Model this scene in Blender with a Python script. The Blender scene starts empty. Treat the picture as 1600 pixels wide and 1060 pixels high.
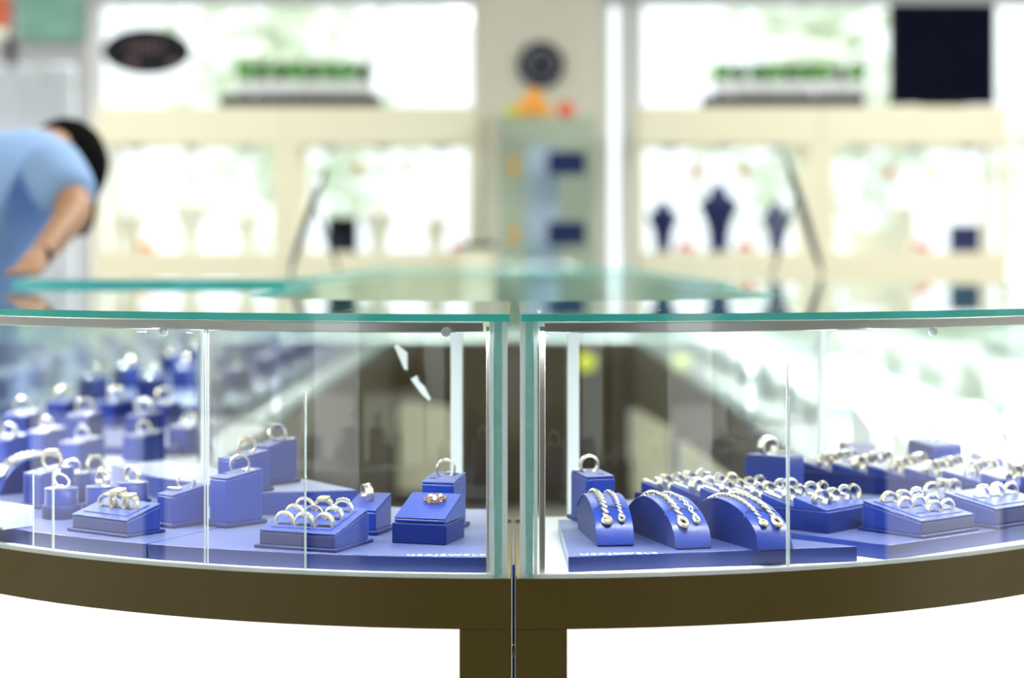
import bpy, math, random
from mathutils import Vector, Matrix, Euler
R = math.radians
sc = bpy.context.scene
C = sc.collection
random.seed(7)

# ------------------------------------------------------------------ camera
F, CX, HZ, ZC = 3000.0, 802.0, 398.0, 1.0656      # focal length in px, principal x, horizon row, eye height
cam_d = bpy.data.cameras.new('camera')
cam = bpy.data.objects.new('camera', cam_d); C.objects.link(cam)
cam.location = (0, 0, ZC); cam.rotation_euler = (R(90), 0, 0)
cam_d.sensor_width = 26.667; cam_d.lens = 50.0
cam_d.shift_x = -2 / 1600.0; cam_d.shift_y = -(530 - HZ) / 1600.0
cam_d.clip_start = 0.05; cam_d.clip_end = 200
cam_d.dof.use_dof = True; cam_d.dof.focus_distance = 2.27; cam_d.dof.aperture_fstop = 1.75
sc.camera = cam
# ------------------------------------------------------------------ world, exposure
sc.view_settings.view_transform = 'Standard'
sc.view_settings.look = 'None'
sc.view_settings.gamma = 1.0
sc.view_settings.use_curve_mapping = False
sc.view_settings.exposure = 0.3
sc.cycles.max_bounces = 14
sc.cycles.transparent_max_bounces = 40
sc.cycles.glossy_bounces = 5
sc.cycles.diffuse_bounces = 4
sc.cycles.sample_clamp_indirect = 6.0
sc.cycles.caustics_reflective = False
sc.cycles.caustics_refractive = False
w = bpy.data.worlds.new('sky'); sc.world = w; w.use_nodes = True
wb = w.node_tree.nodes['Background']
wb.inputs['Color'].default_value = (0.93, 0.97, 1.0, 1); wb.inputs['Strength'].default_value = 1.45

def area(name, loc, size, power, rot=(0, 0, 0), col=(1, 1, 1)):
    l = bpy.data.lights.new(name, 'AREA'); l.shape = 'RECTANGLE'
    l.size, l.size_y = size; l.energy = power; l.color = col
    o = bpy.data.objects.new(name, l); C.objects.link(o); o.location = loc; o.rotation_euler = rot
    return o
for (x, y, e_) in ((-2.2, 7.3, 56), (2.2, 7.3, 56), (0, 5.4, 40), (-2.6, 3.2, 26), (2.6, 3.2, 26), (0, -1.5, 14)):
    area('ceiling_panel_light', (x, y, 2.86), (1.0, 1.0), e_, col=(1, 0.985, 0.95))

# ------------------------------------------------------------------ materials
MATS = {}
def mat(name, col, rough=0.5, metal=0.0, spec=0.5, emit=0, bump=0, bscale=400, var=0, coat=0, sheen=0, trans=0):
    m = bpy.data.materials.new(name); m.use_nodes = True
    nt = m.node_tree; b = nt.nodes['Principled BSDF']
    b.inputs['Base Color'].default_value = (*col, 1); b.inputs['Roughness'].default_value = rough
    b.inputs['Metallic'].default_value = metal; b.inputs['Specular IOR Level'].default_value = spec
    b.inputs['Coat Weight'].default_value = coat
    if emit:
        b.inputs['Emission Color'].default_value = (*col, 1); b.inputs['Emission Strength'].default_value = emit
    tc = nt.nodes.new('ShaderNodeTexCoord')
    no = nt.nodes.new('ShaderNodeTexNoise'); no.inputs['Scale'].default_value = bscale
    nt.links.new(tc.outputs['Object'], no.inputs['Vector'])
    if bump:
        bp = nt.nodes.new('ShaderNodeBump'); bp.inputs['Strength'].default_value = bump; bp.inputs['Distance'].default_value = 0.0005
        nt.links.new(no.outputs['Fac'], bp.inputs['Height']); nt.links.new(bp.outputs['Normal'], b.inputs['Normal'])
    if var:
        mx = nt.nodes.new('ShaderNodeMix'); mx.data_type = 'RGBA'
        mx.inputs['A'].default_value = (*[c * (1 - var) for c in col], 1); mx.inputs['B'].default_value = (*[min(1, c * (1 + var)) for c in col], 1)
        nt.links.new(no.outputs['Fac'], mx.inputs['Factor']); nt.links.new(mx.outputs['Result'], b.inputs['Base Color'])
    if sheen:
        b.inputs['Sheen Weight'].default_value = sheen; b.inputs['Sheen Roughness'].default_value = 0.32; b.inputs['Sheen Tint'].default_value = (0.80, 0.84, 1.0, 1)
    if trans:
        tl = nt.nodes.new('ShaderNodeBsdfTranslucent'); tl.inputs[0].default_value = (*col, 1); ms = nt.nodes.new('ShaderNodeMixShader'); ms.inputs[0].default_value = trans
        nt.links.new(b.outputs[0], ms.inputs[1]); nt.links.new(tl.outputs[0], ms.inputs[2]); nt.links.new(ms.outputs[0], nt.nodes['Material Output'].inputs['Surface'])
    MATS[name] = m
    return m
def glass_mat(name, tint, ior=1.45, rough=0.0):
    m = bpy.data.materials.new(name); m.use_nodes = True; nt = m.node_tree
    nt.nodes.remove(nt.nodes['Principled BSDF'])
    out = nt.nodes['Material Output']
    t = nt.nodes.new('ShaderNodeBsdfTransparent'); t.inputs[0].default_value = (*tint, 1)
    g = nt.nodes.new('ShaderNodeBsdfGlossy'); g.inputs['Roughness'].default_value = rough; g.inputs[0].default_value = (1, 1, 1, 1)
    fr = nt.nodes.new('ShaderNodeFresnel'); fr.inputs['IOR'].default_value = ior
    mx = nt.nodes.new('ShaderNodeMixShader')
    geo = nt.nodes.new('ShaderNodeNewGeometry')       # backfaces: same outer angle, so no false total reflection
    inv = nt.nodes.new('ShaderNodeMath'); inv.operation = 'DIVIDE'; inv.inputs[0].default_value = 1.0; inv.inputs[1].default_value = ior
    sel = nt.nodes.new('ShaderNodeMix'); sel.data_type = 'FLOAT'; sel.inputs['A'].default_value = ior; 
    # front face -> ior ; back face -> 1/ior is inverted by Cycles, so give 1/ior to get ior again
    nt.links.new(geo.outputs['Backfacing'], sel.inputs['Factor']); nt.links.new(inv.outputs[0], sel.inputs['B'])
    nt.links.new(sel.outputs['Result'], fr.inputs['IOR'])
    nt.links.new(fr.outputs[0], mx.inputs[0]); nt.links.new(t.outputs[0], mx.inputs[1]); nt.links.new(g.outputs[0], mx.inputs[2])
    nt.links.new(mx.outputs[0], out.inputs['Surface'])
    MATS[name] = m
    return m
M_BLUE = mat('blue_leatherette', (0.0015, 0.022, 0.20), 0.35, spec=0.45, sheen=0.7, bump=0.25, bscale=900)
M_BLUE2 = mat('blue_leatherette_shaded', (0.0010, 0.012, 0.12), 0.40, spec=0.2, sheen=0.15, bump=0.2, bscale=900)  # darker copy of the blue leatherette, with the sides' shade put into its colour
M_PLAT = mat('platform_leatherette', (0.0015, 0.022, 0.19), 0.34, spec=0.6, sheen=1.0, bump=0.2, bscale=900)
M_SLOT = mat('slot_dark', (0.004, 0.008, 0.05), 0.8)
M_BROWN = mat('brown_lacquer', (0.125, 0.088, 0.014), 0.38, spec=0.4, var=0.06, bscale=3)
M_BROWN2 = mat('brown_inner', (0.050, 0.036, 0.016), 0.5, var=0.1, bscale=4)
M_PANEL = mat('lit_panel', (1.0, 0.99, 0.93), 0.6, emit=0.85)
M_FLOORW = mat('white_display_floor', (0.86, 0.88, 0.88), 0.3)
M_ALU = mat('brushed_aluminium', (0.62, 0.60, 0.58), 0.28, metal=0.85, bump=0.1, bscale=60)
M_GOLD = mat('pale_gold', (0.97, 0.88, 0.66), 0.30, metal=1.0)
M_WGOLD = mat('white_gold', (0.97, 0.95, 0.87), 0.28, metal=1.0)
M_ROSE = mat('rose_gold', (0.93, 0.58, 0.40), 0.2, metal=1.0)
M_GEM = mat('clear_gemstone', (0.93, 0.96, 1.0), 0.03, metal=0.35, spec=1.0)
M_TAG = mat('white_tag', (0.88, 0.92, 0.88), 0.5)
M_TEAL = mat('glass_edge_teal', (0.08, 0.86, 0.74), 0.12, spec=0.9, var=0.35, bscale=9)
M_AQUA = mat('glass_edge_aqua', (0.50, 0.92, 0.86), 0.2, spec=0.9, trans=0.4, var=0.3, bscale=90)
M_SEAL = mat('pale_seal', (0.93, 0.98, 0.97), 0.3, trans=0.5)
M_GLASS = glass_mat('clear_glass', (0.975, 0.99, 0.985))
M_TOPG = glass_mat('glass_top', (0.93, 0.975, 0.96), 1.5)
M_FARG = glass_mat('green_tinted_glass', (0.93, 0.975, 0.965), 1.4)
M_CREAM = mat('cream_laminate', (0.80, 0.76, 0.58), 0.45)
M_CREAM2 = mat('cream_panel', (0.62, 0.60, 0.42), 0.5)
M_WALL = mat('beige_wall', (0.70, 0.68, 0.58), 0.8, bump=0.1, bscale=60)
M_DARKW = mat('brown_rear_wall', (0.10, 0.075, 0.05), 0.8)
M_CEIL = mat('white_ceiling', (0.82, 0.82, 0.80), 0.9)
M_FLOOR = mat('pale_tile_floor', (0.55, 0.52, 0.46), 0.25, var=0.1, bscale=2)
M_GREYF = mat('grey_frame', (0.52, 0.52, 0.55), 0.4)
M_WHITEF = mat('white_frame', (0.80, 0.82, 0.84), 0.4)
M_BLACK = mat('black_plastic', (0.004, 0.005, 0.009), 0.5, spec=0.15)
M_SCREEN = mat('dark_screen', (0.003, 0.004, 0.012), 0.6, spec=0.02)
M_SILVER = mat('silver_pot', (0.75, 0.75, 0.80), 0.15, metal=1.0)
M_POT = mat('glossy_pale_pot', (0.90, 0.90, 0.95), 0.06, spec=1.0)
M_GRASS = mat('grass_green', (0.06, 0.30, 0.012), 0.7, var=0.4, bscale=30)
M_NAVY = mat('navy_velvet', (0.006, 0.014, 0.10), 0.8)
M_IVORY = mat('ivory_bust', (0.80, 0.78, 0.66), 0.6)
M_ORANGE = mat('orange_peel', (0.95, 0.42, 0.06), 0.5)
M_REDO = mat('red_orange', (0.85, 0.16, 0.05), 0.5)
M_LEMON = mat('yellow_green', (0.65, 0.70, 0.06), 0.5)
M_YELLOW = mat('yellow_paper', (0.75, 0.78, 0.0), 0.6)
M_SHIRT = mat('light_blue_shirt', (0.32, 0.52, 0.86), 0.8, bump=0.3, bscale=30)
M_SKIN = mat('skin', (0.50, 0.26, 0.13), 0.5)
M_HAIR = mat('black_hair', (0.003, 0.003, 0.003), 0.9, spec=0.05)
M_JEANS = mat('blue_trousers', (0.03, 0.09, 0.25), 0.8)
M_LAV = mat('pale_lavender_card', (0.62, 0.66, 0.85), 0.5)
M_GREY = mat('grey_velvet', (0.36, 0.37, 0.47), 0.7)
M_CURT = mat('pale_curtain', (0.62, 0.68, 0.76), 0.8, var=0.2, bscale=5)
M_POST = mat('green_poster', (0.25, 0.52, 0.42), 0.7, var=0.4, bscale=8)
M_LEAF = mat('outdoor_leaf', (0.72, 0.86, 0.62), 0.7, var=0.3, bscale=2)
M_BARK = mat('tree_bark', (0.55, 0.48, 0.38), 0.9, bump=0.5, bscale=20)
M_PAVE = mat('outdoor_paving', (0.75, 0.76, 0.74), 0.9, var=0.08, bscale=1)
M_CORD = mat('dark_elastic', (0.01, 0.01, 0.06), 0.6)
M_SIGNR = mat('sign_lettering', (0.14, 0.08, 0.09), 0.8)
M_BLUEF = mat('blue_film', (0.0, 0.07, 0.42), 0.35, emit=0)
M_STICK = mat('white_sticker_paper', (0.80, 0.88, 0.82), 0.7)
M_WPLAT = mat('white_platform', (0.82, 0.84, 0.84), 0.4)

# ------------------------------------------------------------------ mesh builder
class MB:
    def __init__(s): s.v = []; s.f = []; s.m = []
    def add(s, vs, fs, mi=0):
        n = len(s.v); s.v += [tuple(v) for v in vs]
        for f in fs: s.f.append(tuple(i + n for i in f)); s.m.append(mi)
    def box(s, c, d, mi=0, rz=0):
        x, y, z = c; a, b, h = d[0] / 2, d[1] / 2, d[2] / 2
        co, si = math.cos(rz), math.sin(rz)
        vs = [(x + p * a * co - q * b * si, y + p * a * si + q * b * co, z + r * h) for r in (-1, 1) for p, q in ((-1, -1), (1, -1), (1, 1), (-1, 1))]
        s.add(vs, [(3, 2, 1, 0), (4, 5, 6, 7), (0, 1, 5, 4), (1, 2, 6, 5), (2, 3, 7, 6), (3, 0, 4, 7)], mi)
    def prism(s, poly, z0, z1, mi=0, ms=None):
        n = len(poly); ms = mi if ms is None else ms
        if sum(poly[i][0] * poly[(i + 1) % n][1] - poly[(i + 1) % n][0] * poly[i][1] for i in range(n)) < 0: poly = poly[::-1]
        s.add([(x, y, z0) for x, y in poly] + [(x, y, z1) for x, y in poly], [tuple(range(n))[::-1], tuple(range(n, 2 * n))], mi)
        k = len(s.v) - 2 * n
        for i in range(n):
            j = (i + 1) % n
            s.f.append((k + i, k + j, k + n + j, k + n + i)); s.m.append(ms)
    def band(s, A, B, z0, z1, mi=0, ms=None):
        """ribbon slab between polylines A (outer) and B (inner)"""
        ms = mi if ms is None else ms; n = len(A); k = len(s.v)
        for (P, z) in ((A, z0), (A, z1), (B, z0), (B, z1)): s.v += [(x, y, z) for x, y in P]
        a0, a1, b0, b1 = k, k + n, k + 2 * n, k + 3 * n
        area2 = (A[1][0] - A[0][0]) * (B[0][1] - A[0][1]) - (A[1][1] - A[0][1]) * (B[0][0] - A[0][0])
        def q(f, m): s.f.append(f if area2 > 0 else f[::-1]); s.m.append(m)
        for i in range(n - 1):
            q((a1 + i, a1 + i + 1, b1 + i + 1, b1 + i), mi); q((a0 + i + 1, a0 + i, b0 + i, b0 + i + 1), mi)
            q((a0 + i, a0 + i + 1, a1 + i + 1, a1 + i), ms); q((b0 + i + 1, b0 + i, b1 + i, b1 + i + 1), ms)
        q((a0, a1, b1, b0), ms); e = n - 1; q((a1 + e, a0 + e, b0 + e, b1 + e), ms)
    def wedge(s, w, d, hf, hb, z0=0, zf=None, zb=None, mi=0, cx=0, cy=0):
        """sloped block; zf/zb give the bottom's height front and back"""
        zf = z0 if zf is None else zf; zb = z0 if zb is None else zb
        a, b = w / 2, d / 2
        vs = [(cx - a, cy - b, zf), (cx + a, cy - b, zf), (cx + a, cy + b, zb), (cx - a, cy + b, zb), (cx - a, cy - b, hf), (cx + a, cy - b, hf), (cx + a, cy + b, hb), (cx - a, cy + b, hb)]
        s.add(vs, [(3, 2, 1, 0), (4, 5, 6, 7), (0, 1, 5, 4), (1, 2, 6, 5), (2, 3, 7, 6), (3, 0, 4, 7)], mi)
    def lathe(s, prof, n=24, c=(0, 0, 0), sx=1, sy=1, mi=0):
        k = len(s.v); m = len(prof)
        for r, z in prof:
            for i in range(n):
                a = 2 * math.pi * i / n; s.v.append((c[0] + r * sx * math.cos(a), c[1] + r * sy * math.sin(a), c[2] + z))
        for j in range(m - 1):
            for i in range(n):
                i2 = (i + 1) % n; s.f.append((k + j * n + i, k + j * n + i2, k + (j + 1) * n + i2, k + (j + 1) * n + i)); s.m.append(mi)
        s.f.append(tuple(k + i for i in range(n))[::-1]); s.m.append(mi)
        s.f.append(tuple(k + (m - 1) * n + i for i in range(n))); s.m.append(mi)
    def torus(s, Rm, prof, n=28, mi=0, M=None, arc=None):
        """profile (dr, dy) swept round the Y axis in the XZ plane"""
        k = len(s.v); m = len(prof); M = M or Matrix()
        for i in range(n):
            a = 2 * math.pi * i / n
            for dr, dy in prof:
                r = Rm + dr
                s.v.append(tuple(M @ Vector((r * math.sin(a), dy, r * math.cos(a)))))
        for i in range(n):
            for j in range(m):
                i2, j2 = (i + 1) % n, (j + 1) % m
                s.f.append((k + i * m + j, k + i * m + j2, k + i2 * m + j2, k + i2 * m + j)); s.m.append(mi)
    def tube(s, path, r, n=8, mi=0):
        k = len(s.v); P = [Vector(p) for p in path]; rs = r if isinstance(r, (list, tuple)) else [r] * len(P)
        for i, p in enumerate(P):
            t = (P[min(i + 1, len(P) - 1)] - P[max(i - 1, 0)]).normalized()
            u = t.cross(Vector((0, 0, 1)));  u = u.normalized() if u.length > 1e-4 else Vector((1, 0, 0)); v = t.cross(u)
            for j in range(n):
                a = 2 * math.pi * j / n; s.v.append(tuple(p + (u * math.cos(a) + v * math.sin(a)) * rs[i]))
        for i in range(len(P) - 1):
            for j in range(n):
                j2 = (j + 1) % n; s.f.append((k + i * n + j, k + (i + 1) * n + j, k + (i + 1) * n + j2, k + i * n + j2)); s.m.append(mi)
        s.f.append(tuple(k + j for j in range(n))); s.m.append(mi)
        e = k + (len(P) - 1) * n; s.f.append(tuple(e + j for j in range(n))[::-1]); s.m.append(mi)
    def ball(s, c, r, n=12, m=8, sc_=(1, 1, 1), mi=0, jit=0):
        prof = []
        k = len(s.v)
        for j in range(m + 1):
            t = math.pi * j / m
            for i in range(n):
                a = 2 * math.pi * i / n; rr = r * (1 + random.uniform(-jit, jit))
                s.v.append((c[0] + rr * sc_[0] * math.sin(t) * math.cos(a), c[1] + rr * sc_[1] * math.sin(t) * math.sin(a), c[2] - rr * sc_[2] * math.cos(t)))
        for j in range(m):
            for i in range(n):
                i2 = (i + 1) % n; s.f.append((k + j * n + i, k + j * n + i2, k + (j + 1) * n + i2, k + (j + 1) * n + i)); s.m.append(mi)
    def mesh(s, name, mats, smooth=32):
        me = bpy.data.meshes.new(name); me.from_pydata(s.v, [], s.f)
        for m in (mats if isinstance(mats, (list, tuple)) else [mats]): me.materials.append(m)
        me.polygons.foreach_set('material_index', s.m)
        if smooth:
            me.polygons.foreach_set('use_smooth', [True] * len(me.polygons)); me.update(); me.set_sharp_from_angle(angle=R(smooth))
        me.update(); return me
    def obj(s, name, mats, parent=None, loc=(0, 0, 0), rz=0, bevel=0, smooth=32):
        o = bpy.data.objects.new(name, s.mesh(name, mats, smooth)); C.objects.link(o)
        o.location = loc; o.rotation_euler = (0, 0, rz); o.parent = parent
        if bevel:
            b = o.modifiers.new('bevel', 'BEVEL'); b.width = bevel; b.segments = 3; b.limit_method = 'ANGLE'; b.angle_limit = R(40); b.harden_normals = True
        return o
def tag(o, label, cat, group=None):
    o['label'] = label; o['category'] = cat
    if group: o['group'] = group
    return o
def thing(name, label, cat, loc=(0, 0, 0), rz=0, group=None):
    o = bpy.data.objects.new(name, None); C.objects.link(o); o.empty_display_size = 0.02
    o.location = loc; o.rotation_euler = (0, 0, rz); return tag(o, label, cat, group)
def struct(name, mb, m, **k):
    o = mb.obj(name, m, **k); o['kind'] = 'structure'; return o
def dup(root, loc, rot, label=None, group=None, scale=None):
    r = root.copy(); C.objects.link(r); r.location = loc; r.rotation_euler = rot
    if scale: r.scale = (scale,) * 3
    if label: r['label'] = label
    if group: r['group'] = group
    for ch in root.children:
        c = ch.copy(); C.objects.link(c); c.parent = r
        for g in ch.children:
            d = g.copy(); C.objects.link(d); d.parent = c
    return r
def G(px, py, Z):                                   # photo row/column -> point on the horizontal plane Z
    Y = (ZC - Z) * F / (py - HZ); return ((px - CX) * Y / F, Y)
def PX(px, Y): return (px - CX) * Y / F
def PZ(py, Y): return ZC - (py - HZ) * Y / F
ORD = ['first', 'second', 'third', 'fourth', 'fifth', 'sixth', 'seventh', 'eighth', 'ninth', 'tenth']

# ------------------------------------------------------------------ the room
ZB = 0.704          # top of the counters' brown base
ZF = 0.706          # white display floor
ZP = 0.724          # top of the blue platforms
XL, XR, YB, YW, ZT = -4.6, 4.6, -4.0, 9.9, 2.9
b = MB(); b.box(((XL + XR) / 2, (YB + YW) / 2, -0.05), (XR - XL, YW - YB, 0.1)); struct('floor', b, M_FLOOR)
b = MB(); b.box(((XL + XR) / 2, (YB + YW) / 2, ZT + 0.05), (XR - XL, YW - YB, 0.1)); struct('ceiling', b, M_CEIL)
b = MB(); b.box((XL - 0.05, (YB + YW) / 2, ZT / 2), (0.1, YW - YB, ZT)); struct('wall_left', b, M_CEIL)
b = MB(); b.box((XR + 0.05, (YB + YW) / 2, ZT / 2), (0.1, YW - YB, ZT)); struct('wall_right', b, M_CEIL)
b = MB()            # wall behind the camera: solid below and above, shop windows between
for (x0, x1) in ((XL, -4.2), (-3.0, 3.0), (4.2, XR)): b.box(((x0 + x1) / 2, YB - 0.1, ZT / 2), (x1 - x0, 0.2, ZT))
b.box((0, YB - 0.1, 2.7), (XR - XL, 0.19, 0.4)); struct('wall_front', b, M_DARKW)
zl = PZ(6, YW)      # lintel above the shop windows
xp0, xp1 = PX(745, YW - 0.3), PX(941, YW - 0.3)
b = MB(); b.box(((XL + XR) / 2, YW, (zl + ZT) / 2), (XR - XL, 0.2, ZT - zl)); struct('wall_back', b, M_GREYF)
b = MB(); b.box(((xp0 + xp1) / 2, YW - 0.15, ZT / 2), (xp1 - xp0, 0.3, ZT - 0.002)); struct('trim_1', b, M_WALL)       # the beige pillar
def shop_window(name, x0, x1, fm, bars=(), z0=0.05):
    g = MB(); g.box(((x0 + x1) / 2, YW + 0.02, (z0 + zl) / 2), (x1 - x0, 0.008, zl - z0)); o = struct(name, g, M_GLASS)
    f = MB()
    f.box(((x0 + x1) / 2, YW, z0 / 2), (x1 - x0, 0.1, z0))
    for x in (x0, x1): f.box((x, YW, (z0 + zl) / 2), (0.06, 0.1, zl - z0))
    for (ax, p, w_) in bars:
        if ax == 'v': f.box((p, YW, (z0 + zl) / 2), (w_, 0.08, zl - z0))
        else: f.box(((x0 + x1) / 2, YW, p), (x1 - x0, 0.08, w_))
    f.obj('window_frame', fm, o)
    return o
shop_window('window_1', PX(150, YW), xp0, M_WHITEF)
shop_window('window_2', xp1 + 0.02, PX(1640, YW), M_WHITEF, [('v', PX(985, YW), 0.12)])
shop_window('window_3', PX(1640, YW) + .07, XR, M_WHITEF)
shop_window('window_4', XL, PX(132, YW) , M_GREYF, [('v', PX(136, YW), 0.10), ('h', PZ(80, YW), 0.13), ('v', PX(20, YW), 0.05)])
# hung inside the grey window: a pale curtain and a green poster
b = MB(); n = 40
for i in range(n):
    x0, x1 = PX(-120, YW) + i * 0.02, PX(-120, YW) + (i + 1) * 0.02
    dy0, dy1 = 0.015 * math.sin(i * 1.3), 0.015 * math.sin((i + 1) * 1.3)
    b.add([(x0, 9.76 + dy0, 0.3), (x1, 9.76 + dy1, 0.3), (x1, 9.76 + dy1, 2.02), (x0, 9.76 + dy0, 2.02), (x0, 9.765 + dy0, 0.3), (x1, 9.765 + dy1, 0.3), (x1, 9.765 + dy1, 2.02), (x0, 9.765 + dy0, 2.02)],
          [(0, 1, 2, 3), (7, 6, 5, 4), (3, 2, 6, 7), (0, 4, 5, 1)])
tag(b.obj('curtain', M_CURT, smooth=60), 'pale blue gathered curtain in the grey window behind the person', 'curtain')
b = MB(); b.box(((PX(28, 9.8) + PX(130, 9.8)) / 2, 9.8, PZ(20, 9.8)), (0.33, 0.01, 0.28)); tag(b.obj('poster', M_POST), 'green poster above the grey window bar at the top left', 'poster')
b = MB(); b.box((PX(-8, 9.78), 9.78, PZ(18, 9.78)), (0.13, 0.01, 0.17)); tag(b.obj('red_sticker', M_REDO), 'red notice at the top left beside the green poster', 'notice')

# outside: paving and pale trees
b = MB(); b.box((0, 25, -0.06), (60, 30, 0.1)); struct('ground', b, M_PAVE)
def tree(x, y, h, r, label):
    t = thing('tree', label, 'tree', (x, y, 0)); k = MB(); k.tube([(0, 0, -0.02), (0.05, 0, h * 0.4), (0, 0.05, h * 0.75)], [0.13, 0.1, 0.06]); k.obj('trunk', M_BARK, t)
    c = MB(); rd = random.Random(int(x * 10) + 99)
    for i in range(420):
        a, e, q = rd.uniform(0, 6.28), rd.uniform(-1.2, 1.5), r * rd.uniform(0.35, 1.0)
        p = Vector((q * math.cos(a) * math.cos(e), q * math.sin(a) * math.cos(e), h * 0.75 + q * math.sin(e)))
        u = Vector((rd.uniform(-1, 1), rd.uniform(-1, 1), rd.uniform(-1, 1))).normalized() * 0.16; v = u.orthogonal().normalized() * 0.09
        c.add([p - u, p + v, p + u, p - v], [(0, 1, 2, 3)])
    c.obj('crown', M_LEAF, t, smooth=0)
for (x, y, h, r, l) in ((-2.36, 20, 3.4, 1.5, 'pale leafy tree outside, behind the left row of potted grass'),
                        (3.05, 19, 3.4, 1.5, 'pale leafy tree outside, behind the right row of potted grass'),
                        (6.4, 20, 2.6, 1.7, 'leafy tree outside at the right edge of the picture'),
                        (-5.0, 17, 3.0, 1.2, 'leafy tree outside, seen through the grey window')):
    tree(x, y, h, r, l)

# ------------------------------------------------------------------ glass counters
CY = 3.14
def line(Rr, x0, s, yend, n=30, tmax=90.0, t0=None):
    a = math.asin(x0 / Rr) if t0 is None else R(t0)
    P = [(s * Rr * math.sin(a + (R(tmax) - a) * i / n), CY - Rr * math.cos(a + (R(tmax) - a) * i / n)) for i in range(n + 1)]
    if yend: P.append((s * Rr, yend))
    return P
RO, RI, YE = 1.0, 0.50, 4.07
def corner_counter(s, label):
    xb = 0.0028 if s < 0 else 0.0030        # base end
    xg = 0.0135 if s < 0 else 0.0145        # end glass outer face
    t = thing('display_counter', label, 'display counter')
    side = 'left' if s < 0 else 'right'
    # brown base frame
    b = MB(); b.band(line(RO, xb, s, YE), line(RO - 0.03, xb, s, YE), 0.647, ZB); b.band(line(RO, xb, s, YE), line(RO - 0.03, xb, s, YE), 0.0, 0.08)
    th = math.degrees(math.asin(xb / RO))
    b.band(line(RO, xb, s, None, 3, 3.45), line(RO - 0.03, xb, s, None, 3, 3.55), 0.08, 0.647)
    b.band([(s * RO, CY + 0.4), (s * RO, CY + 0.46)], [(s * (RO - 0.03), CY + 0.4), (s * (RO - 0.03), CY + 0.46)], 0.08, 0.647)
    b.obj('base_frame', M_BROWN, t, bevel=0.0012)
    b = MB(); b.band(line(RO - 0.012, xb, s, YE, t0=3.47), line(RO - 0.02, xb, s, YE, t0=3.47), 0.08, 0.647); b.obj('lit_panel', M_PANEL, t)
    b = MB(); b.box((s * (xb + 0.006), (CY - RO + 0.03 + CY - RI) / 2, 0.35), (0.012, RO - RI - 0.032, 0.70)); b.obj('end_panel', M_BROWN, t)
    b = MB(); b.band(line(RI + 0.02, xb, s, YE), line(RI, xb, s, YE), 0.0, ZB); b.obj('inner_panel', M_BROWN2, t)
    b = MB(); b.band(line(RO - 0.031, xb + .013, s, YE), line(RI + 0.021, xb + .013, s, YE), 0.690, ZB); b.obj('deck', M_BROWN, t)
    b = MB(); b.band(line(RO - 0.007, xg, s, YE), line(RI + 0.012, xg, s, YE), ZB, ZF); b.obj('display_floor', M_FLOORW, t)
    # glass: curved front, end pane, curved inner pane, top
    b = MB(); b.band(line(RO - 0.001, xg + .007, s, YE), line(RO - 0.006, xg + .007, s, YE), ZB, 0.991, 0, 0); b.obj('front_glass', M_GLASS, t)
    b = MB(); b.band(line(RO - 0.0003, xg, s, YE), line(RO - 0.0068, xg, s, YE), ZB, 0.7085); b.obj('glass_bottom_edge', M_SEAL, t)
    b = MB(); b.box((s * (xg + .0035), (CY - RO + 0.007 + CY - RI - .004) / 2, (ZB + 0.991) / 2), (0.006, RO - RI - 0.012, 0.991 - ZB)); b.obj('end_glass', M_GLASS, t)
    b = MB(); b.box((s * (xg + .0035), CY - RO + 0.004, (ZB + 0.991) / 2), (0.0085, 0.007, 0.991 - ZB)); b.obj('end_glass_edge', M_AQUA, t)
    b = MB(); b.box((s * (xg - .0040), CY - RO + 0.006, (ZB + 0.991) / 2), (0.0062, 0.008, 0.991 - ZB)); b.box((s * (xg + .0105), CY - RO + 0.006, (ZB + 0.991) / 2), (0.0045, 0.006, 0.991 - ZB)); b.obj('corner_seal', M_SEAL, t)
    if s > 0:
        b = MB(); b.box((0.0325, CY - RO + 0.024, (ZF + 0.985) / 2), (0.007, 0.007, 0.985 - ZF)); b.obj('corner_post', M_ALU, t, bevel=.001)
    else:
        b = MB(); b.box((-0.0285, CY - RO + 0.02, (ZF + 0.985) / 2), (0.0035, 0.006, 0.985 - ZF)); b.obj('corner_post', M_ALU, t, bevel=.001)
    b = MB(); b.band(line(RI + 0.011, xg, s, YE), line(RI + 0.005, xg, s, YE), ZF, 0.991); b.obj('inner_glass', M_GLASS, t)
    b = MB(); x0 = 0.0775 if s < 0 else 0.082
    a = math.asin(x0 / (RI + .02)); c = (s * (RI + .02) * math.sin(a), CY - (RI + .02) * math.cos(a))
    b.box((c[0], c[1], (ZF + 0.989) / 2), (0.0155, 0.006, 0.989 - ZF), rz=-s * -a); b.obj('door_stile', M_SEAL, t)
    a = R(64); c = (s * (RI + .02) * math.sin(a), CY - (RI + .02) * math.cos(a))
    b = MB(); b.box((c[0], c[1], (ZF + 0.989) / 2), (0.02, 0.006, 0.989 - ZF), rz=s * a); b.obj('door_stile', M_SEAL, t)
    b = MB(); b.band(line(RO - 0.020, xg + .02, s, YE), line(RO - 0.031, xg + .02, s, YE), 0.9775, 0.9895); b.obj('light_bar', M_ALU, t, bevel=.0015)
    xt = 0.0038 if s < 0 else 0.0085
    b = MB(); b.band(line(RO + 0.008, xt, s, YE), line(RI - 0.07, xt, s, YE), 0.9912, 0.9995, 0, 1); b.obj('glass_top', [M_TOPG, M_TEAL], t)
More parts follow.
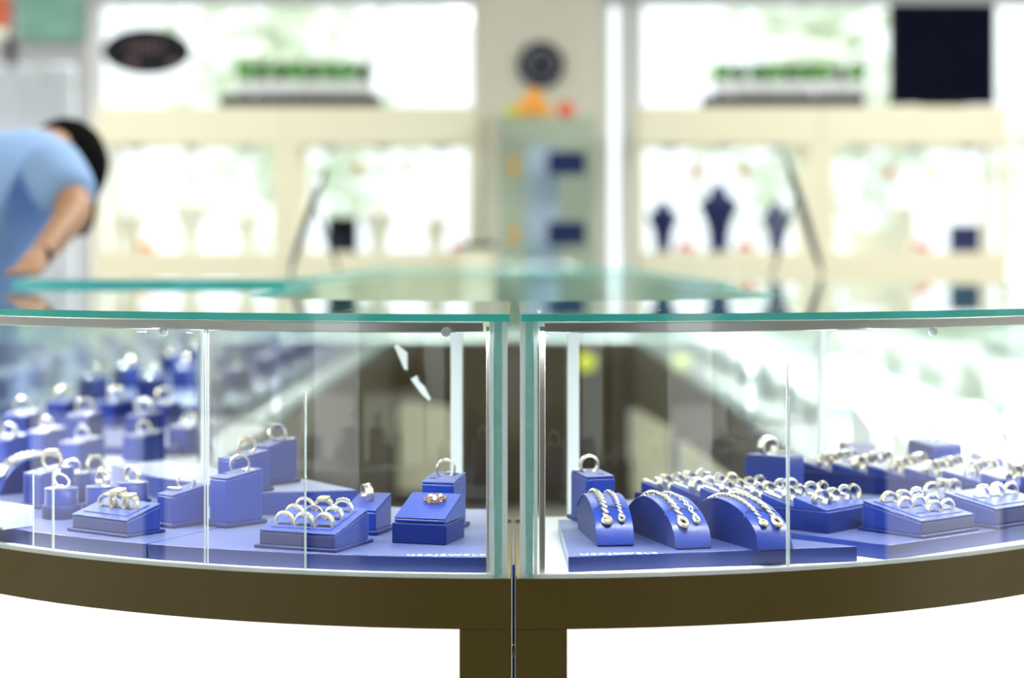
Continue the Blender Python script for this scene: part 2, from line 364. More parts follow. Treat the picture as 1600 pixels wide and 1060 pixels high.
    # pale strips standing in for light streaks reflected in the curved front
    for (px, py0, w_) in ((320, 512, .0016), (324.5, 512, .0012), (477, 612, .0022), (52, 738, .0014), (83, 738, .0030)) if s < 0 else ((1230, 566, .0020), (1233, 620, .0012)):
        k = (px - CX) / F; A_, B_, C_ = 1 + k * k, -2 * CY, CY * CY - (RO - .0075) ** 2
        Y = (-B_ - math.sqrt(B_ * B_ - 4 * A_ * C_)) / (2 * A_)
        b = MB(); zt = min(0.99, PZ(py0, Y)); b.box((k * Y, Y, (ZF + zt) / 2), (w_, 0.0015, zt - ZF), rz=math.asin(k * Y / .9925)); b.obj('reflection_streak', M_SEAL, t)
    for px in ((255, 697) if s < 0 else (1458,)):
        k = (px - CX) / F; A_, B_, C_ = 1 + k * k, -2 * CY, CY * CY - (RO - .008) ** 2
        Y = (-B_ - math.sqrt(B_ * B_ - 4 * A_ * C_)) / (2 * A_)
        b = MB(); b.torus(.0042, [(.0014 * math.cos(q), .0014 * math.sin(q)) for q in [i * math.pi / 3 for i in range(6)]], 20); b.ball((0, 0, 0), .0028, 10, 6)
        b.obj('bumper', M_SEAL, t, loc=(k * Y, Y + .001, PZ(519, Y)))
    # lamps of the light bar
    for i in range(4):
        a = R(12 + 24 * i); rr = RO - .026
        area('case_lamp', (s * rr * math.sin(a), CY - rr * math.cos(a), 0.9765), (0.36, 0.012), 2.6, (R(14), 0, s * a), (0.97, 0.985, 1.0))
    area('case_lamp', (s * .974, 3.6, 0.9765), (0.9, 0.012), 4.6, (R(14), 0, s * R(90)), (0.97, 0.985, 1.0))
    return t
corner_counter(-1, 'left curved glass display counter with brown base and lit lower panel')
corner_counter(1, 'right curved glass display counter with brown base and lit lower panel')
def lit_counter(p0, p1, label):
    ex, ey = p1[0] - p0[0], p1[1] - p0[1]; L = math.hypot(ex, ey); t = thing('display_counter', label, 'display counter', ((p0[0] + p1[0]) / 2, (p0[1] + p1[1]) / 2, 0), math.atan2(ey, ex))
    b = MB(); b.box((0, -.26, .04), (L, .5, .08)); b.obj('plinth', M_BROWN, t); b = MB(); b.box((0, -.26, .675), (L, .5, .055)); b.obj('deck', M_BROWN, t)
    b = MB(); b.box((0, -.28, .363), (L - .002, .45, .565)); b.obj('body', M_BROWN, t)
    for q in (-1, 1): b = MB(); b.box((q * (L / 2 - .03), -.03, .363), (.06, .05, .565)); b.obj('stile', M_BROWN, t)
    b = MB(); b.box((0, -.035, .363), (L - .122, .03, .564)); b.obj('lit_panel', M_PANEL, t)
    b = MB(); b.box((0, -.013, .845), (L, .006, .285)); b.obj('front_glass', M_GLASS, t)
    b = MB(); b.box((0, -.26, .992), (L + .01, .5, .008)); b.m = [0, 0, 1, 1, 1, 1]; b.obj('glass_top', [M_TOPG, M_TEAL], t)
lit_counter((-3.6, 2.2), (-2.75, .95), 'lit display counter facing the left front counter, reflected in its curved glass')
lit_counter((-2.70, .88), (-1.85, -.35), 'lit display counter left of the viewer, reflected in the left curved glass')
lit_counter((2.35, 1.2), (3.1, 2.3), 'lit display counter right of the viewer, reflected in the right curved glass')
# strip of blue film in the gap
t = thing('gap_strip', 'narrow blue strip in the gap between the two front counters', 'strip', (0.0004, 2.165, 0))
b = MB(); b.box((0, 0, 0.358), (0.0032, 0.004, 0.716)); b.obj('film', M_BLUEF, t)
b = MB(); b.ball((0, -.003, PZ(1018, 2.16)), .0028, 10, 6, (0.8, .6, 3)); b.obj('screw', M_SILVER, t)

def wing_counter(x0, x1, y0, y1, zt, label, ztop=0.0085):
    t = thing('display_counter', label, 'display counter', ((x0 + x1) / 2, (y0 + y1) / 2, 0)); w_, d_ = abs(x1 - x0), y1 - y0
    b = MB(); b.box((0, 0, ZB / 2), (w_, d_, ZB)); b.obj('base_cabinet', M_BROWN2, t, bevel=.002)
    b = MB(); b.box((0, 0, ZB + .0025), (w_ - .02, d_ - .02, .005)); b.obj('display_floor', M_FLOORW, t)
    b = MB()
    for sx in (-1, 1): b.box((sx * (w_ / 2 - .004), 0, (ZB + zt) / 2), (.006, d_ - .001, zt - ZB))
    for sy in (-1, 1): b.box((0, sy * (d_ / 2 - .004), (ZB + zt) / 2), (w_ - .016, .006, zt - ZB))
    b.obj('side_glass', M_FARG, t)
    for sx in (-1, 1):
        b = MB(); b.box((sx * (w_ / 2 - .014), 0, ZB + .014), (.02, d_ - .03, .018)); b.obj('bottom_rail', M_SEAL, t)
        b = MB(); b.box((sx * (w_ / 2 - .014), 0, zt - .01), (.014, d_ - .03, .014)); b.obj('top_rail', M_SEAL, t)
    b = MB(); b.box((0, 0, zt + ztop / 2), (w_ + (.02 if w_ < .57 else 0), d_, ztop)); 
    b.m = [0, 0, 1, 1, 1, 1]; b.obj('glass_top', [M_TOPG, M_TEAL], t)
    area('case_lamp', ((x0 + x1) / 2, (y0 + y1) / 2, zt - .02), (w_ * .8 if w_ > d_ else .03, d_ * .9 if d_ > w_ else .03), 6 * max(w_, d_), (0, 0, 0))
    return t
wing_counter(-1.06, -0.50, 4.10, 8.0, 1.000, 'long glass display counter on the left, its teal top edge in front of the person', .012)
wing_counter(0.50, 1.06, 4.10, 8.0, 0.991, 'long glass display counter on the right with white contents')
wing_counter(-1.06, -0.0015, 8.02, 8.5, 0.991, 'far left glass display counter closing the end of the aisle')
wing_counter(0.0015, 1.06, 8.02, 8.5, 0.991, 'far right glass display counter closing the end of the aisle')
# cream fronts on the aisle side
b = MB(); P = [(-.48, .08), (-.235, .08), (-.235, .42)] + [(-.235 - .245 * i / 8, .42 + .035 * math.sin(math.pi * i / 16) * 1.0) for i in range(1, 8)] + [(-.47, .44), (-.48, .40)]
b.v = [(x, 8.000, z) for x, z in P] + [(x, 8.016, z) for x, z in P]; n = len(P)
b.f = [tuple(range(n)), tuple(range(n, 2 * n))[::-1]] + [(i, i + n, (i + 1) % n + n, (i + 1) % n) for i in range(n)]; b.m = [0] * len(b.f)
tag(b.obj('cream_board', M_CREAM2), 'cream board with a curved top leaning on the far brown cabinet', 'board')
for (ya, yb, za, zb, l) in ((6.0, 7.9, .43, .52, 'farther cream drawer front on the right side of the aisle'), (4.3, 5.6, .52, .56, 'nearer cream drawer front on the right side of the aisle')):
    t = thing('drawer_front', l, 'drawer front'); b = MB(); P = [(ya, .10), (yb, .10), (yb, za), (ya, zb)]
    b.v = [(.4985, y, z) for y, z in P] + [(.485, y, z) for y, z in P]; b.f = [(0, 1, 2, 3), (7, 6, 5, 4), (0, 4, 5, 1), (1, 5, 6, 2), (2, 6, 7, 3), (3, 7, 4, 0)]; b.m = [0] * 6
    b.obj('panel', M_CREAM2, t); b = MB(); b.box((.480, yb - .05, za - .1), (.01, .05, .2)); b.obj('handle', M_SEAL, t)
b = MB(); b.lathe([(.035, -.003), (.040, 0), (.035, .003)], 20); o = b.obj('yellow_sticker', M_YELLOW); o.location = (PX(916, 8.0), 8.010, PZ(567, 8.0)); o.rotation_euler = (R(90), 0, 0)
tag(o, 'round yellow sticker on the far brown cabinet, right of the gap', 'sticker')
# torn sticker remnants on the left counter's inner pane
for nm, pts, l in (('sticker_remnant', [(616, 541), (622, 539), (637, 551), (637, 578), (632, 577)], 'torn white sticker remnant on the inner pane, the upper one'),
                   ('sticker_remnant', [(642, 592), (652, 586), (656, 596), (664, 603), (674, 622), (671, 625), (660, 616)], 'torn white sticker remnant on the inner pane, the lower one')):
    b = MB(); n = len(pts); q = [((px - CX) * 2.655 / F, PZ(py, 2.655)) for px, py in pts]
    def ya(x): return CY - math.sqrt((RI + .0125) ** 2 - x * x)
    b.v = [(x, ya(x) - .0006, z) for x, z in q] + [(x, ya(x) - .0001, z) for x, z in q]
    b.f = [tuple(range(n)), tuple(range(n, 2 * n))[::-1]] + [(i, i + n, (i + 1) % n + n, (i + 1) % n) for i in range(n)]; b.m = [0] * len(b.f)
    tag(b.obj(nm, M_STICK), l, 'sticker')

# ------------------------------------------------------------------ blue platforms and risers
def platform(name, label, poly, z0, z1, m=M_PLAT, text=None, bevel=.0012, cat='platform'):
    b = MB(); b.prism(poly, z0, z1); o = b.obj(name, m, bevel=bevel); tag(o, label, cat)
    if text:
        (x, y, rz, size, sp) = text
        cu = bpy.data.curves.new('lettering', 'FONT'); cu.body = 'USAJEWELS'; cu.size = size; cu.space_character = sp; cu.extrude = 0.0002
        tmp = bpy.data.objects.new('tmp', cu); C.objects.link(tmp); bpy.context.view_layer.update()
        me = bpy.data.meshes.new_from_object(tmp.evaluated_get(bpy.context.evaluated_depsgraph_get())); bpy.data.objects.remove(tmp)
        me.materials.clear(); me.materials.append(M_TAG); t = bpy.data.objects.new('lettering', me); C.objects.link(t)
        t.parent = o; t.location = (x, y, z1 + .0003); t.rotation_euler = (0, 0, rz)
    return o
def sector(Ra, Rb, a0, a1, s, n=14):
    P = [(s * Ra * math.sin(R(a0 + (a1 - a0) * i / n)), CY - Ra * math.cos(R(a0 + (a1 - a0) * i / n))) for i in range(n + 1)]
    Q = [(s * Rb * math.sin(R(a0 + (a1 - a0) * i / n)), CY - Rb * math.cos(R(a0 + (a1 - a0) * i / n))) for i in range(n + 1)]
    return P + Q[::-1]
pl = sector(.973, .565, 1.4, 26.3, -1); pl[0] = (-.0232, pl[0][1]); pl[-1] = (-.0232, pl[-1][1])
platform('display_platform', 'curved blue platform in the left counter, beside the gap, with white lettering', pl, ZF, ZP, text=(-.1215, 2.1755, 0, .0145, 1.28))
platform('display_platform', 'curved blue platform at the left edge, left of the platform seam', sector(.973, .60, 26.45, 62, -1), ZF, ZP)
platform('display_riser', 'low blue riser standing at the back of the left curved platform', [(-.206, 2.54), (-.328, 2.513), (-.505, 2.694), (-.60, 2.86), (-.52, 2.90), (-.40, 2.762), (-.286, 2.660)], ZP, .754, cat='riser')
platform('display_platform', 'blue platform under the bracelet ramps with white lettering', [G(888, 870, ZP), G(1340, 854, ZP), G(1233, 842, ZP), (.15, 2.46), G(872, 812, ZP)], ZF, ZP, text=(.0765, 2.1795, R(7), .0145, 1.28))
A2, C2, B2 = G(1389, 852, ZP), G(1228, 832, ZP), (.645, 2.420)
platform('display_platform', 'wide blue platform in the right counter under the ring trays', [A2, B2, (.79, 2.585), (.88, 2.74), (.93, 2.92), (.62, 2.98), (.50, 2.84), (.27, 2.70), (.10, 2.655), (.10, 2.50), C2], ZF, ZP)

# ------------------------------------------------------------------ ring stands and rings
def wtop(d, hf, hb, y): return hf + (hb - hf) * (y + d / 2) / d
def ring_stand(label, loc, rz, w_, d_, hf, hb, flange=True, slots=((0, 0.0),), m=M_BLUE, cat='ring stand', tray=False, name='ring_stand', fh=.006, lift=0, group=None):
    t = thing(name, label, cat, loc, rz, group)
    z0 = 0
    if lift:
        b = MB(); b.box((0, 0, lift / 2 - .0004), (w_ + .004, d_ + .004, lift - .0008)); b.obj('base', M_BLUE2, t, bevel=.0015); z0 = lift
    elif flange:
        b = MB(); b.box((0, 0, fh / 2), (w_ + .009, d_ + .009, fh)); b.obj('base', M_BLUE2, t, bevel=fh * .45)
        z0 = fh - .001
    b = MB(); b.wedge(w_, d_, hf - .0022, hb - .0022, z0); b.obj('body', m, t, bevel=.0028)
    b = MB(); b.wedge(w_ - .0005, d_ - .0005, hf, hb, 0, hf - .0018, hb - .0018); b.obj('top_pad', m, t, bevel=.0009)
    if tray:
        b = MB(); i = .010; b.wedge(w_ - 2 * i, d_ - 2 * i, wtop(d_, hf, hb, -d_ / 2 + i) + .0012, wtop(d_, hf, hb, d_ / 2 - i) + .0012, 0, wtop(d_, hf, hb, -d_ / 2 + i) - .0004, wtop(d_, hf, hb, d_ / 2 - i) - .0004)
        b.obj('slot_pad', m, t, bevel=.0009)
    an = math.atan2(hb - hf, d_)
    for (x, y) in slots:
        b = MB(); z = wtop(d_, hf, hb, y) + (.0013 if tray else .0001)
        b.box((0, 0, 0), (.015 if tray else .0085, .0024, .0006)); o = b.obj('slot', M_SLOT, t); o.location = (x, y, z); o.rotation_euler = (an, 0, 0)
    return t
def corner(px, py, Z, rz, w_, d_, which='R', fl=.0045):
    """base centre of a stand whose near front corner (with flange) stands at a photo point"""
    x, y = G(px, py, Z); sx = 1 if which == 'R' else -1
    lx, ly = sx * (w_ / 2 + fl), -(d_ / 2 + fl)
    return (x - (lx * math.cos(rz) - ly * math.sin(rz)), y - (lx * math.sin(rz) + ly * math.cos(rz)), Z)

# ring kinds (r = outer radius .0108)
def ring_proto(kind, metal=M_WGOLD, wide=.003, gem=0):
    Rm = .0098
    prof = {'band': [(-.0012, -wide), (.0006, -wide * .92), (.0016, 0), (.0006, wide * .92), (-.0012, wide), (-.0014, 0)],
            'round': [(.0013 * math.cos(q), .0013 * math.sin(q)) for q in [i * math.pi / 4 for i in range(8)]],
            'groove': [(-.0009, -wide), (.0011, -wide), (.0011, -wide * .35), (.0004, -wide * .2), (.0004, wide * .2), (.0011, wide * .35), (.0011, wide), (-.0009, wide)]}[kind if kind in ('band', 'round', 'groove') else 'band']
    t = bpy.data.objects.new('finger_ring', None); t.empty_display_size = .01; C.objects.link(t)
    b = MB(); b.torus(Rm, prof, 30)
    if kind == 'signet':
        b.prism([(-.006, -.005), (-.0035, -.007), (.0035, -.007), (.006, -.005), (.006, .005), (.0035, .007), (-.0035, .007), (-.006, .005)], Rm - .0012, Rm + .0022)
        for i in range(12):
            a = R(-55 + 10 * i); b.box((Rm * math.sin(a) * 1.02, 0, Rm * math.cos(a) * 1.02), (.0028, .0052 + .006 * math.cos(a * 1.4), .0024))
    if kind == 'braid':
        for i in range(14):
            a = R(-84 + 13 * i); M = Matrix.Translation((Rm * math.sin(a), 0, Rm * math.cos(a))) @ Matrix.Rotation(a, 4, 'Y') @ Matrix.Rotation(R(90), 4, 'X')
            b.torus(.0021, [(.0009 * math.cos(q), .0009 * math.sin(q)) for q in [j * math.pi / 3 for j in range(6)]], 10, M=M)
    b.obj('band', metal, t)
    def gemo(x, z, r, a=0):
        g = MB(); g.lathe([(.0002, -r * .8), (r, 0), (r * .95, r * .15), (r * .6, r * .38)], 8)
        o = g.obj('gemstone', M_GEM, t, smooth=0); o.location = (x, 0, z); o.rotation_euler = (0, a, 0)
    if gem == 1:
        g = MB()
        for i in range(6):
            a = i * math.pi / 3; g.tube([(.0012 * math.cos(a), .0012 * math.sin(a), Rm), (.0036 * math.cos(a), .0036 * math.sin(a), Rm + .0055)], .0005, 6)
        g.obj('setting', metal, t); gemo(0, Rm + .0042, .0038)
    if gem >= 3:
        for i in range(gem):
            a = R((i - (gem - 1) / 2) * 16); gemo((Rm + .0022) * math.sin(a), (Rm + .0022) * math.cos(a), .0017, a)
    return t
K = {'plain': ring_proto('band', M_GOLD, .0030), 'wide': ring_proto('band', M_WGOLD, .0046), 'groove': ring_proto('groove', M_GOLD, .0040), 'solitaire': ring_proto('round', M_WGOLD, gem=1),
     'row': ring_proto('band', M_WGOLD, .0030, gem=5), 'signet': ring_proto('signet', M_GOLD, .0026), 'braid': ring_proto('braid', M_GOLD, .0022), 'slim': ring_proto('round', M_GOLD)}
KD = {'plain': 'plain gold band ring', 'wide': 'wide white gold band ring', 'groove': 'grooved gold band ring', 'solitaire': 'solitaire stone ring', 'row': 'stone row ring',
      'signet': 'gold signet ring', 'braid': 'braided gold ring', 'slim': 'slim gold ring'}
tagm = MB(); tagm.box((0, 0, 0), (.016, .0075, .0006)); tagmesh = tagm.mesh('price_tag', M_TAG)
tagl = MB(); tagl.box((0, 0, 0), (.030, .0065, .0006)); taglmesh = tagl.mesh('price_tag', M_TAG)
USED = set()
def put_ring(kind, loc, label, rot=(0, 0, 0), tagpos=None, long=False, scale=1.0, group=None):
    p = K[kind]
    if kind not in USED:
        r = p; r.location = loc; r.rotation_euler = rot; r.scale = (scale,) * 3; USED.add(kind); r['label'] = label
    else:
        r = dup(p, loc, rot, label, scale=scale)
        for ch in list(r.children):
            if ch.name.startswith('price_tag'): bpy.data.objects.remove(ch)
    r['label'] = label; r['category'] = 'ring'
    if group: r['group'] = group
    elif 'group' in r: del r['group']
    if tagpos: PENDING.append((r, tagpos, long))
    LAST[0] = r
    return r
PENDING = []; LAST = [None]; WT = []
def on_stand(t, d_, hf, hb, kind, label, x=0, y=0, dz=0, yaw=0, tilt=0, tagpos=None, long=False, sink=.0035, scale=1.0, extra=0, group=None):
    rz = t.rotation_euler[2]; an = math.atan2(hb - hf, d_)
    z = wtop(d_, hf, hb, y) + (.0105 * scale - sink) * math.cos(an) + extra
    X = t.location[0] + x * math.cos(rz) - y * math.sin(rz); Y = t.location[1] + x * math.sin(rz) + y * math.cos(rz)
    return put_ring(kind, (X, Y, t.location[2] + z + dz), label, (an * .6 + tilt, 0, rz + yaw), tagpos, long, scale, group)

# --- left counter
W = R
s = ring_stand('tall blue ring stand in the left counter, right behind the brooch stand', (*[0, 0], 0), 0, .042, .050, .060, .068, slots=((-.012, -.008),))
rz = R(-17); s.location = corner(712, 832, ZP, rz, .042, .050, 'R'); s.rotation_euler[2] = rz
on_stand(s, .05, .060, .068, 'wide', 'wide band ring on the tall stand behind the brooch stand', x=.0, y=.008, yaw=R(25), scale=1.15, tagpos=(.010, .006, -.0058))
rz = R(-17); t2 = ring_stand('slanted blue stand on a square base holding the rose gold ring', (*G(0, 800, ZP), ZP), rz, .064, .064, .031, .053, lift=.025, slots=())
t2.location = corner(697, 853, ZP, rz, .064, .064, 'R', .002)
# rose-gold flower ring lying on the slanted stand
t = thing('finger_ring', 'rose gold flower shaped ring on the slanted stand beside the gap', 'ring')
lx, ly = .004, .012; t.location = (t2.location[0] + lx * math.cos(rz) - ly * math.sin(rz), t2.location[1] + lx * math.sin(rz) + ly * math.cos(rz), ZP + wtop(.064, .031, .053, ly) + .0026)
t.rotation_euler = (math.atan2(.022, .064), 0, rz)
b = MB()
for i in range(6):
    a = i * math.pi / 3 + .3; M = Matrix.Translation((.0075 * math.cos(a), .0062 * math.sin(a), 0)) @ Matrix.Rotation(a, 4, 'Z') @ Matrix.Rotation(R(90), 4, 'X') @ Matrix.Diagonal((1.1, 1, .8, 1))
    b.torus(.0052, [(.0010 * math.cos(q), .0012 * math.sin(q)) for q in [j * math.pi / 3 for j in range(6)]], 14, M=M)
b.obj('petals', M_ROSE, t)
for (gx, gy) in ((0, 0), (.006, .004), (-.006, .003), (.002, -.006)):
    g = MB(); g.lathe([(.0002, -.001), (.0028, .0006), (.0018, .0022)], 8); o = g.obj('gemstone', M_GEM, t, smooth=0); o.location = (gx, gy, .0014)
b = MB(); b.tube([(-.008, -.002, .0012), (-.002, -.011, .0014), (.004, -.014, .001), (.009, -.008, .0012), (.014, -.001, .0012)], .0011, 8); b.obj('band', M_ROSE, t)

def tray(label, near, rz, w_, d_, hf, hb, cells, names, which='R', rows=3, cols=3, fl=.0045, dx=.026, dy=.024, group=None, scale=1, yaw=0):
    sl = [((c - (cols - 1) / 2) * dx, (r_ - (rows - 1) / 2) * dy) for r_ in range(rows) for c in range(cols)]
    t = ring_stand(label, (0, 0, 0), rz, w_, d_, hf, hb, slots=sl, cat='ring tray', tray=True, name='ring_tray', fh=.004)
    t.location = corner(near[0], near[1], ZP, rz, w_, d_, which)
    for i, (x, y) in enumerate(sl):
        k = cells[i]
        if not k: continue
        r_, c = divmod(i, cols)
        on_stand(t, d_, hf, hb, k, f"{KD[k]} in the {names}, {['front ', 'middle ', 'back '][r_] if rows == 3 else ''}{['left', 'middle', 'right'][c]}", x=x, y=y, sink=.0085, extra=.0012, scale=scale, yaw=yaw)
    return t
tray('square blue tray with nine rings in the left counter', (525, 865), R(-23), .100, .086, .021, .040, ['plain', 'wide', 'groove', 'plain', 'slim', 'wide', 'plain', 'signet', 'row'], 'nine-ring blue tray', scale=1.12, yaw=R(8))
rz = R(-17); s = ring_stand('blue ring stand right behind the nine-ring tray', (0, 0, 0), rz, .042, .056, .030, .045, slots=()); s.location = corner(590, 838, ZP, rz, .042, .056)
on_stand(s, .056, .030, .045, 'groove', 'chunky ring on the stand right behind the nine-ring tray', x=-.004, y=.008, yaw=R(-50), scale=1.15, extra=-.002)
def lstand(label, near, Z, rzd, w_, d_, hf, hb, kind, rl, ykw={}, cyl=False):
    rz = R(rzd); s = ring_stand(label, (0, 0, 0), rz, w_, d_, hf, hb, slots=((-.010, -.012),)); s.location = corner(near[0], near[1], Z, rz, w_, d_)
    kw = dict(x=.002, y=.004, yaw=R(-10), tagpos=(.011, .004, -.0062), scale=1.2); kw.update(ykw)
    on_stand(s, d_, hf, hb, kind, rl, **kw); return s
lstand('tallest blue ring stand in front of the riser, left counter', (353, 827), ZP, -42, .034, .060, .062, .070, 'groove', 'wide brushed ring on the tallest front stand, left counter', dict(yaw=R(55)))
lstand('blue ring stand on the riser, behind the tallest front stand', (366, 775), .754, -42, .036, .060, .046, .054, 'signet', 'gold ring on the riser stand behind the tallest front stand', dict(yaw=R(60), scale=1.15))
lstand('blue ring stand on the riser, rightmost one there', (419, 761), .754, -38, .032, .056, .053, .062, 'row', 'stone-set ring on the rightmost riser stand', dict(tilt=R(-38), yaw=R(60), extra=.001))
lstand('blue ring stand left of the tall reflection streak, left counter', (268, 827), ZP, -42, .032, .058, .041, .050, 'braid', 'twisted gold ring on the stand left of the reflection streak', dict(yaw=R(45), tagpos=(-.013, -.002, -.0062), scale=1.08))
lstand('blue ring stand with a big signet ring at the far left', (62, 797), ZP, -40, .040, .056, .046, .054, 'signet', 'large signet ring on the stand near the left edge', dict(yaw=R(35), scale=1.3))
def cyl(label, px, py, kind, rl, scale=1.0, yaw=0, tagp=(.011, -.003, -.0062), h=.039, tilt=0):
    x, y = G(px, py, ZP); t = thing('ring_stand', label, 'ring stand', (x, y, ZP))
    b = MB(); b.lathe([(.0245, 0), (.0255, .002), (.0255, .0145), (.0240, .017), (.0215, .0175)], 40); b.obj('base', M_BLUE2, t)
    b = MB(); b.lathe([(.0212, .0176), (.0212, h - .003), (.0206, h - .002)], 40); b.obj('body', M_BLUE, t)
    b = MB(); b.lathe([(.0206, h - .002), (.0216, h - .0014), (.0216, h - .0004), (.0205, h)], 40); b.obj('top_pad', M_BLUE, t)
    put_ring(kind, (x, y + .002, ZP + h + .0072 * scale), rl, (tilt, 0, yaw), tagp, False, scale)
cyl('round blue ring stand, leftmost of the round ones in front', 96, 809, 'solitaire', 'stone-set ring leaning on the leftmost round stand', 1.1, R(50), (-.010, .002, -.006), tilt=R(-40))
cyl('round blue ring stand, middle one of the front row', 160, 806, 'wide', 'wide ring on the middle front round stand', 1.1, R(-45))
cyl('round blue ring stand right behind the three-ring tray', 206, 799, 'braid', 'thick ring on the round stand right behind the three-ring tray', 1.25, R(-35))
cyl('round blue ring stand behind the leftmost round one', 112, 784, 'plain', 'plain band ring on the rear left round stand', 1.15, R(30))
cyl('round blue ring stand in the back row, behind the middle round one', 148, 781, 'signet', 'signet ring on the rear middle round stand', 1.2, R(40))
rz = R(-37); t3 = ring_stand('long slanted blue tray with three gold rings in the left counter', (0, 0, 0), rz, .100, .056, .021, .036, slots=((-.02, 0), (.002, 0), (.024, 0)), cat='ring tray', tray=True, name='ring_tray', fh=.004)
t3.location = corner(197, 842, ZP, rz, .100, .056)
for x, k, sc_, pos, nm in ((-.018, 'groove', 1.15, 'left', 'grooved gold ring'), (.003, 'signet', 1.35, 'middle', 'big square-topped gold ring'), (.024, 'signet', 1.15, 'right', 'dark-shaded square-topped gold ring')):
    on_stand(t3, .056, .021, .036, k, f'{nm}, {pos} one in the three-ring tray', x=x, y=.002, sink=.008, extra=.0012, scale=sc_, yaw=R(12))
# white slanted card block at the left edge
rz = R(-40); t = thing('price_block', 'white slanted price block at the left edge on the platform', 'price block', corner(4, 829, ZP, rz, .08, .045, 'R', 0), rz)
b = MB(); b.wedge(.08, .045, .004, .026); b.obj('body', M_LAV, t, bevel=.001)
b = MB(); b.wedge(.076, .040, .0062, .0256, 0, .0052, .0246); b.obj('card', M_TAG, t)
# boxes further along the left counter
for (px, py, w_, h, k, l, rl) in ((292, 713, .062, .050, 'groove', 'large blue ring stand behind, nearest the reflection streak', 'ring on the large rear stand nearest the reflection streak'),
                                  (220, 724, .060, .045, 'plain', 'large blue ring stand behind, second from the reflection streak', 'plain ring on the second large rear stand'),
                                  (122, 737, .060, .046, 'solitaire', 'large blue ring stand behind, third from the reflection streak', 'stone ring on the third large rear stand'),
                                  (66, 722, .055, .050, 'slim', 'large blue ring stand behind, fourth from the reflection streak', 'slim ring on the fourth large rear stand'),
                                  (8, 735, .05, .05, 'wide', 'large blue ring stand behind at the left edge of the photo', 'wide ring on the rear stand at the left edge')):
    rz = R(-36); s = ring_stand(l, (0, 0, 0), rz, w_ * .8, w_, h, h + .008, flange=False, slots=((-.012, -.012),)); x, y, z = corner(px, py, ZF, rz, w_ * .8, w_, 'R', 0); s.location = (x, y, ZF)
    on_stand(s, w_, h, h + .008, k, rl, yaw=R(25), scale=1.2, tagpos=(.013, .004, -.0062))
# arched bracelet ramps
def ramp_profile(L, h, n=22):
    P = []
    for i in range(n + 1):
        t = i / n
        z = h * math.sqrt(max(0, 1 - ((.60 - t) / .60) ** 2)) if t < .60 else h * (1 - .42 * ((t - .60) / .40) ** 2)
        P.append((-L / 2 + t * L, max(z, .0015)))
    return P
def bracelet(ramp, L, h, xo, rlink, label, m=M_GOLD, t0=.12, kind='curb', clasp='disc'):
    t = thing('bracelet', label, 'bracelet', ramp.location[:], ramp.rotation_euler[2])
    P = ramp_profile(L, h, 200)
    # resample by arc length
    pts = []; acc = 0; step = rlink * 1.6; last = None
    for (y, z) in P:
        if last is not None: acc += math.hypot(y - last[0], z - last[1])
        if (y + L / 2) / L >= t0 and (not pts or acc - pts[-1][2] >= step): pts.append((y, z, acc))
        last = (y, z)
    b = MB()
    for i in range(len(pts) - 1):
        y, z, _ = pts[i]; y2, z2, _ = pts[i + 1]; an = math.atan2(z2 - z, y2 - y)
        M = Matrix.Translation((xo, y - math.sin(an) * rlink * .38, z + math.cos(an) * rlink * .42)) @ Matrix.Rotation(an, 4, 'X') @ Matrix.Rotation(R(28 if kind == 'curb' else (40 if i % 2 else -40)), 4, 'Z') @ Matrix.Rotation(R(34), 4, 'Y') @ Matrix.Rotation(R(90), 4, 'X') @ Matrix.Diagonal((.78, 1, 1.1, 1))
        rr = rlink * .22
        b.torus(rlink * .72, [(rr * math.cos(q), rr * math.sin(q)) for q in [j * math.pi / 3 for j in range(6)]], 12, M=M)
    b.obj('chain', m, t)
    y, z, _ = pts[0]; an = math.atan2(pts[1][1] - z, pts[1][0] - y); b = MB()
    M = Matrix.Translation((xo, y - rlink * 1.1 * math.cos(an) - .0015 * math.sin(an), max(.003, z - rlink * 1.1 * math.sin(an)) + .0022)) @ Matrix.Rotation(an, 4, 'X') @ Matrix.Rotation(R(90), 4, 'X')
    b.torus(rlink * .8, [(rlink * .38 * math.cos(q), rlink * .38 * math.sin(q)) for q in [j * math.pi / 3 for j in range(6)]], 16, M=M @ Matrix.Diagonal((.9, 1, 1.5 if clasp != 'disc' else 1.05, 1)))
    if clasp == 'disc': b.ball(tuple((M @ Vector((0, 0, 0)))), rlink * .62, 10, 6, (1, 1, .5))
    b.obj('clasp', m, t); return t
